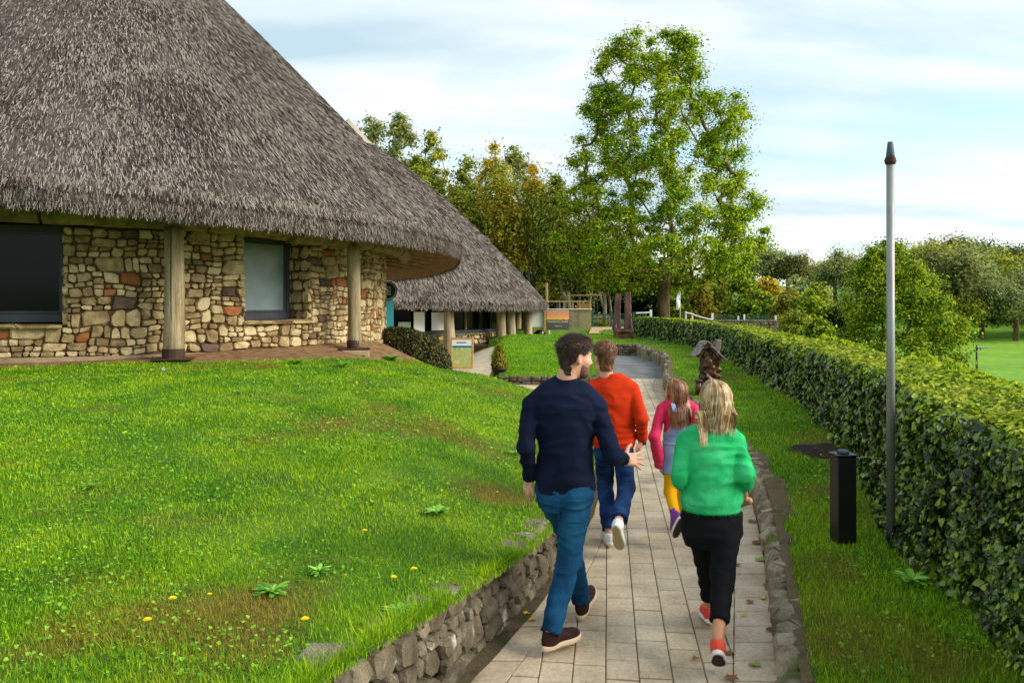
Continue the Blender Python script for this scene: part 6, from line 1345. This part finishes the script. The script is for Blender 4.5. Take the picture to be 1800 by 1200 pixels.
def top_garment(name, parent, m, cen, yaw, tab, shl, arms, h=.0085, amp=.006, cuff=None, extra=None, seed=0, k=.045, sh_r=.07):
    """arms: list of (points, radii, cut fraction on last segment)"""
    zs = sorted(r[0] for r in tab); zsh = shl[0][2]
    def fn(P):
        q = yawP(P, cen, yaw); w_ = wr(P, amp, 7, 20, seed).astype(np.float32); f = np.maximum(sect(q, tab) + w_ * (P[:, 2] > zs[0] + .02), zs[0] - P[:, 2])
        for (pts, rad), s_ in zip(arms, shl):
            f = smin(f, rc(P, yawV(((.10 if s_[0] > 0 else -.10) * sh_r / .07, 0, zsh + .035), cen, yaw), pts[0], sh_r, rad[0]), k)
            g = chain(P, pts, rad, .02); dirv = np.array(pts[-1]) - np.array(pts[-2]); g = cutp(g + w_, P, np.array(pts[-1]), dirv); f = smin(f, g, .009)
        return extra(P, q, f) if extra else f
    pts = [p for a, _ in arms for p in a] + [yawV((x, y, z), cen, yaw) for z, _, _, rx, ry in tab for x in (-rx, rx) for y in (-ry, ry)]; lo, hi = bbox(pts, .09); lo[2] = zs[0] - .02; hi[2] = min(hi[2], zs[-1] + .03); lo[2] = min(lo[2], min(p[2] for a, _ in arms for p in a) - .08); return sdf_obj(name, fn, lo, hi, h, m, parent)
def legs_garment(name, parent, m, cen, yaw, tab, legs, h=.0085, amp=.006, seed=0, cut=True, k=.035, pockets=()):
    def fn(P):
        f = sect(yawP(P, cen, yaw), tab)
        L = [chain(P, pts, rad, .03) for pts, rad in legs]
        if cut: L = [cutp(g, P, pts[-1], np.array(pts[-1]) - np.array(pts[-2])) for g, (pts, rad) in zip(L, legs)]
        f = smin(smin(f, L[0], k), L[1], .02) ; return f + wr(P, amp, 6, 26, seed).astype(np.float32)
    pts = [p for a, _ in legs for p in a] + [yawV((x, y, z), cen, yaw) for z, _, _, rx, ry in tab for x in (-rx, rx) for y in (-ry, ry)]; lo, hi = bbox(pts, .08); g = sdf_obj(name, fn, lo, hi, h, m, parent)
    for c in pockets:
        w = yawV(c, cen, yaw); sdf_obj('back_pocket', lambda P: smax(np.abs(fn(P) - .001) - .0045, rbox(yawP(P, cen, yaw), c, (.058, .075, .068), .012), .003), w - .11, w + .11, .005, m, g)
    return g
def inner(cen, yaw, tab, limbs):
    """the body under the clothes, one surface"""
    tb = [(z, a, b, rx * .86, ry * .86) for z, a, b, rx, ry in tab]
    def fn(P):
        f = sect(yawP(P, cen, yaw), tb)
        for pts, rad in limbs: f = smin(f, chain(P, pts, rad, .02), .03)
        return f
    pts = [p for a, _ in limbs for p in a] + [yawV((x, y, z), cen, yaw) for z, _, _, rx, ry in tb for x in (-rx, rx) for y in (-ry, ry)]; lo, hi = bbox(pts, .07); return surfnet(fn, lo, hi, .013)
mid = lambda a, b, t=.5: np.array(a) + (np.array(b) - np.array(a)) * t
yw = math.radians

# ---- man in navy
rng = R(501); cen = A(.318, 4.75); yaw = yw(10)
b = empty('person', (cen[0], cen[1], 0), 'person in navy long-sleeved top and teal jeans walking, head turned aside, hand held out', 'person')
tab = [(.865, 0, .01, .176, .132), (.95, 0, 0, .176, .128), (1.08, 0, 0, .164, .120), (1.2, 0, 0, .176, .124), (1.32, 0, -.005, .196, .130), (1.40, 0, -.005, .192, .124), (1.46, 0, 0, .160, .104), (1.51, 0, .01, .104, .082), (1.552, 0, .02, .070, .068)]
SL, SR = px(936, 712, 4.76), px(1048, 714, 4.73); EL, WL = px(924, 786, 4.68), px(931, 842, 4.78); ER, WR = px(1077, 800, 4.66), px(1096, 806, 4.90)
HL, KL, AL = px(968, 862, 4.79), px(1003, 952, 4.99), px(1022, 1058, 5.0); HR, KR, AR = px(1013, 866, 4.72), px(1000, 984, 4.70), px(967, 1112, 4.5)
hc, Rm = headframe(px(1011, 627, 4.76), yw(68), yw(-6)); neck = px(993, 676, 4.76)
hl = hand(WL, px(920, 880, 4.84) - WL, A(-.8, -.4, 0), -1, 1.0, (.25, .25), .06, .5, EL); hr = hand(WR, A(.10, .055, -.02), A(.25, -.85, .40), -1, 1.08, (.12, .16), .24, 1.3, ER)
body = npm('body', *join(inner(cen, yaw, tab[:-1], [((SL, EL), (.05, .042)), ((SR, ER), (.05, .042)), ((HL, KL, AL), (.075, .05, .036)), ((HR, KR, AR), (.075, .05, .036))]), head_mesh(hc, Rm, .96, neck, .060), hl, hr), M_skin, b, True)
face_bits(body, hc, Rm, .96, M_hairD); short_hair(b, hc, Rm, .96, M_hairD, rng, .019, 2, .012)
R32 = Rm.astype(np.float32)
def beard(P):
    q = (P - hc.astype(np.float32)) @ R32 / .96; f = smin(smin(ell(q, (0, .028, -.030), (.062, .070, .090)), rc(q, (-.028, .058, -.098), (.028, .058, -.098), .026, .026), .04), rc(q, (0, .085, -.100), (0, .072, -.090), .020, .028), .02) - .0028
    f = smax(f, q[:, 2] + .045 + .25 * np.abs(q[:, 0]) * 0 - .35 * np.clip(.06 - q[:, 1], 0, .1), .01); return smax(f, -(q[:, 1] - .004), .01) + .0012 * vnoise(P, 260, 3)
M_beard = mat('short_beard', [(92, 62, 46), (122, 86, 66)], scale=60, rough=.8, bump=.5, bscale=260, bdist=.002)
sdf_obj('beard', beard, hc - .14, hc + .14, .005, M_beard, b)
legs_garment('jeans', b, M_jean1, cen, yaw, [(.77, 0, .01, .150, .118), (.84, 0, .005, .166, .128), (.875, 0, 0, .160, .120), (.93, 0, 0, .14, .10)], [((HL, KL, mid(KL, AL, .99)), (.096, .066, .056)), ((HR, KR, mid(KR, AR, 1.0)), (.104, .068, .058))], amp=.0075, seed=4, pockets=((-.078, -.10, .785), (.075, -.10, .785)))
top_garment('navy_top', b, M_navy, cen, yaw, tab, [(-1, 0, 1.42), (1, 0, 1.42)], [((SL, EL, WL), (.062, .051, .036)), ((SR, ER, WR), (.064, .052, .038))], amp=.0075, seed=1)
pk = [yawV((.055 + x, -.128 + y, z), cen, yaw) for x, y, z in ((-.045, .0, .855), (.075, .035, .85), (.06, .03, .74), (.015, .0, .70), (-.04, -.01, .745))]
shoe(b, AR, (.74, .67, .0), .295, M_suede, M_tansole, .012, .032, 1.0, cap=M_suede); shoe(b, AL, (.33, .86, .30), .295, M_suede, M_tansole, .012, .032, 1.0, cap=M_suede)

# ---- boy in orange
rng = R(502); cen = A(.842, 6.6); yaw = yw(4)
b = empty('person', (cen[0], cen[1], 0), 'person in orange sweatshirt, dark blue jeans and white shoes walking ahead', 'person')
tab = [(.795, 0, .005, .166, .122), (.84, 0, 0, .180, .132), (.95, 0, 0, .178, .130), (1.1, 0, 0, .182, .128), (1.22, 0, -.003, .184, .120), (1.30, 0, 0, .166, .108), (1.355, 0, .008, .112, .084), (1.40, 0, .016, .070, .066)]
SL, SR = px(1041, 682, 6.6), px(1111, 684, 6.58); EL, WL = px(1031, 738, 6.55), px(1036, 782, 6.66); ER, WR = px(1127, 736, 6.5), px(1129, 773, 6.58)
HL, KL, AL = px(1063, 800, 6.6), px(1064, 853, 6.74), px(1071, 936, 6.5); HR, KR, AR = px(1094, 800, 6.58), px(1101, 856, 6.58), px(1087, 918, 6.2)
hc, Rm = headframe(px(1062, 628, 6.62), yw(-24), yw(-4)); neck = px(1066, 668, 6.61)
hl = hand(WL, A(0, .03, -.1), A(-1, 0, 0), -1, .95, (.3, .4), .04, .5, EL); hr = hand(WR, px(1122, 800, 6.60) - WR, A(.9, -.4, 0), 1, .98, (.30, .45), .05, .6, ER)
body = npm('body', *join(inner(cen, yaw, tab[:-1], [((SL, EL), (.045, .04)), ((SR, ER), (.045, .04)), ((HL, KL, AL), (.07, .048, .034)), ((HR, KR, AR), (.07, .048, .034))]), head_mesh(hc, Rm, .94, neck, .054), hl, hr), M_skin, b, True)
face_bits(body, hc, Rm, .94, M_hairB); short_hair(b, hc, Rm, .94, M_hairB, rng, .018, 5)
legs_garment('jeans', b, M_jean2, cen, yaw, [(.70, 0, .005, .140, .112), (.78, 0, 0, .158, .120), (.81, 0, 0, .150, .108), (.86, 0, 0, .14, .10)], [((HL, KL, mid(KL, AL, .93)), (.086, .066, .064)), ((HR, KR, mid(KR, AR, .90)), (.086, .066, .066))], amp=.008, seed=7)
top_garment('orange_sweatshirt', b, M_orange, cen, yaw, tab, [(-1, 0, 1.27), (1, 0, 1.27)], [((SL, EL, WL), (.060, .052, .040)), ((SR, ER, WR), (.060, .054, .040))], amp=.0065, seed=8)
d_ = unit(WR - ER); MB().tube([WR + d_ * .004, WR + d_ * .03], [.035, .034], 16).build('watch', M_black, b, True)
shoe(b, AL, (-.10, .99, .05), .27, M_whsho, M_whsole, .0, .028, 1.0, under=M_gum); shoe(b, AR, (.18, .50, -.84), .27, M_whsho, M_whsole, 0, .028, 1.05, under=M_gum)

# ---- girl in pink and denim
rng = R(503); cen = A(1.412, 6.8); yaw = yw(-8)
b = empty('person', (cen[0], cen[1], 0), 'child with long auburn hair in pink jumper, pale denim pinafore dress and yellow tights', 'person')
tab = [(.79, 0, 0, .112, .090), (.90, 0, 0, .118, .090), (1.0, 0, 0, .128, .090), (1.07, 0, 0, .128, .084), (1.115, 0, 0, .108, .072), (1.15, 0, .005, .072, .058), (1.175, 0, .008, .052, .050)]
SL, SR = px(1164, 719, 6.8), px(1218, 719, 6.8); EL, WL = px(1150, 768, 6.70), px(1161, 819, 6.78); ER, WR = px(1229, 765, 6.76), px(1222, 805, 6.95)
HL, KL, AL = px(1180, 812, 6.8), px(1178, 864, 6.76), px(1187, 905, 6.45); HR, KR, AR = px(1204, 812, 6.8), px(1200, 866, 6.95), px(1200, 914, 6.98)
hc, Rm = headframe(px(1187, 691, 6.82), yw(-52), yw(-2)); neck = px(1190, 716, 6.81)
hl = hand(mid(WL, EL, .06), A(.02, .02, -.1), A(-1, 0, .0), -1, .72, (.3, .4), .04, .5, EL); hr = hand(WR, A(0, .06, -.1), A(1, 0, 0), 1, .72, (.3, .4), .04, .5, ER)
body = npm('body', *join(inner(cen, yaw, tab[:-1] + [(.62, 0, 0, .12, .10)], [((SL, EL), (.036, .03)), ((SR, ER), (.036, .03)), ((HL, KL, AL), (.056, .038, .026)), ((HR, KR, AR), (.056, .038, .026))]), head_mesh(hc, Rm, .87, neck, .045), hl, hr), M_skin, b, True)
face_bits(body, hc, Rm, .87, M_hairG)
top_garment('pink_jumper', b, M_pink, cen, yaw, tab, [(-1, 0, 1.09), (1, 0, 1.09)], [((SL, EL, WL), (.048, .046, .048)), ((SR, ER, WR), (.048, .046, .046))], amp=.005, seed=11, h=.0078, sh_r=.052, k=.03)
legs_garment('yellow_tights', b, M_yel, cen, yaw, [(.58, 0, 0, .11, .09), (.66, 0, 0, .12, .10), (.72, 0, 0, .115, .095)], [((HL, KL, mid(KL, AL, .97)), (.066, .050, .040)), ((HR, KR, mid(KR, AR, .97)), (.066, .050, .040))], amp=.001, seed=12, h=.0078)
dt = [(.545, 0, 0, .152, .128), (.62, 0, 0, .146, .124), (.70, 0, 0, .136, .114), (.78, 0, 0, .124, .102), (.86, 0, 0, .122, .098), (.93, 0, 0, .124, .098), (1.02, 0, 0, .132, .098)]
def dress(P):
    q = yawP(P, cen, yaw); f = sect(q, dt); wx = np.interp(q[:, 2], [.80, .90, 1.02], [.2, .105, .060]); up = np.maximum(f, np.abs(q[:, 0]) - wx); f = np.maximum(f, up) + wr(P, .004, 8, 16, 14).astype(np.float32) * (q[:, 2] > .57); return np.maximum(f, .545 + .006 * np.sin(q[:, 0] * 90) - P[:, 2])
dr_ = sdf_obj('denim_pinafore', dress, A(*(cen - .2), .52), A(*(cen + .2), 1.05), .0078, M_denimL, b)
for sx in (-1, 1):
    pts = [yawV(v, cen, yaw) for v in ((sx * .045, -.092, 1.0), (sx * .055, -.092, 1.07), (sx * .062, -.065, 1.135), (sx * .062, -.01, 1.155), (sx * .058, .05, 1.13))]; P = np.array(pts)[None]
    V, Q = join(ribbons(P, np.full((1, 5), .034), np.array([[1., 0, 0]])), ribbons(P + A(0, -.004, .004), np.full((1, 5), .034), np.array([[1., 0, 0]]))); npm('strap', V, Q, M_denimL, dr_)
bandz = .80; MB().tube([yawV((.126 * math.cos(a), .104 * math.sin(a), bandz), cen, yaw) for a in np.linspace(0, 2 * math.pi, 33)], [.008] * 33, 6, cap=False).build('waist_seam', M_denimL, dr_, True)
bk = lambda z: cen[1] - np.interp(z, [.8, 1.0, 1.1, 1.17], [.105, .108, .09, .05]); long_hair(b, hc, Rm, .87, M_hairG, rng, .955, bk, 2000, .098)
shoe(b, AL, (-.14, .50, -.85), .225, M_purple, M_whsole, .045, .024, .86, under=M_dksole); shoe(b, AR, (.12, .99, 0), .225, M_purple, M_whsole, .045, .024, .86)

# ---- woman in green
rng = R(504); cen = A(1.165, 4.65); yaw = yw(2)
b = empty('person', (cen[0], cen[1], 0), 'person with long blonde hair in fluffy green jumper and cropped black jeans, walking', 'person')
tab = [(.785, 0, 0, .166, .136), (.82, 0, 0, .172, .140), (.845, 0, 0, .182, .144), (.95, 0, 0, .174, .136), (1.08, 0, 0, .168, .130), (1.16, 0, 0, .166, .120), (1.215, 0, .003, .148, .104), (1.255, 0, .008, .104, .080), (1.285, 0, .012, .068, .062)]
SL, SR = px(1208, 778, 4.66), px(1291, 777, 4.64); EL, WL = px(1194, 840, 4.60), px(1206, 858, 4.84); ER, WR = px(1309, 832, 4.56), px(1305, 882, 4.74)
HL, KL, AL = px(1226, 905, 4.67), px(1241, 986, 4.83), px(1247, 1066, 4.92); HR, KR, AR = px(1276, 905, 4.64), px(1271, 1008, 4.50), px(1262, 1124, 4.22)
hc, Rm = headframe(px(1256, 706, 4.66), yw(-22), yw(-3)); neck = px(1252, 752, 4.665)
hl = hand(WL, A(.08, .06, -.02), A(-.4, .6, .6), 1, .86, (.35, .5), .04, .5, EL); hr = hand(WR, A(-.09, .08, -.04), A(.5, .3, .6), 1, .86, (.35, .5), .04, .5, ER)
body = npm('body', *join(inner(cen, yaw, tab[:-1], [((SL, EL), (.042, .036)), ((SR, ER), (.042, .036)), ((HL, KL, AL), (.07, .045, .032)), ((HR, KR, AR), (.07, .045, .032))]), head_mesh(hc, Rm, .90, neck, .048), hl, hr), M_skin2, b, True)
face_bits(body, hc, Rm, .90, M_hairL)
legs_garment('black_jeans', b, M_blkj, cen, yaw, [(.58, 0, 0, .150, .120), (.66, 0, -.005, .176, .142), (.74, 0, 0, .168, .132), (.79, 0, 0, .155, .12), (.84, 0, 0, .14, .11)], [((HL, KL, mid(KL, AL, .80)), (.090, .062, .048)), ((HR, KR, mid(KR, AR, .74)), (.094, .066, .052))], amp=.0055, seed=17)
gs = top_garment('green_jumper', b, M_gknit, cen, yaw, tab, [(-1, 0, 1.18), (1, 0, 1.18)], [((SL, EL, mid(EL, WL, .45)), (.060, .052, .048)), ((SR, ER, mid(ER, WR, .40)), (.060, .052, .050))], amp=.009, seed=18, sh_r=.066)
me = gs.data; V = np.zeros(len(me.vertices) * 3, np.float32); me.vertices.foreach_get('co', V); V = V.reshape(-1, 3); Nn = np.zeros(len(V) * 3, np.float32); me.vertices.foreach_get('normal', Nn); Nn = Nn.reshape(-1, 3)
k = rng.integers(0, len(V), 16000); p = V[k] + rng.normal(0, .003, (16000, 3)); d_ = unit(Nn[k] + rng.normal(0, .7, (16000, 3))); L = rng.uniform(.005, .013, 16000)[:, None]; P = np.stack([p, p + d_ * L * .6, p + d_ * L + rng.normal(0, .002, (16000, 3))], 1)
Vf, Qf = ribbons(P, np.full(16000, .0011), unit(np.cross(d_, rng.normal(size=(16000, 3))))); tag(npm('wool_fuzz', Vf, Qf, M_gknit, gs), kind='stuff')
bk = lambda z: cen[1] - np.interp(z, [.9, 1.1, 1.2, 1.27], [.145, .140, .115, .07]); long_hair(b, hc, Rm, .90, M_hairL, rng, 1.275, bk, 3200, .100, lock=(px(1226, 0, 4.55)[0], px(1246, 0, 4.55)[0], 1.175))
shoe(b, AL, (.02, .99, -.08), .245, M_coral, M_whsole, -.012, .026, .9); shoe(b, AR, (.20, .78, -.59), .245, M_coral, M_whsole, -.012, .026, .9, under=M_dksole)
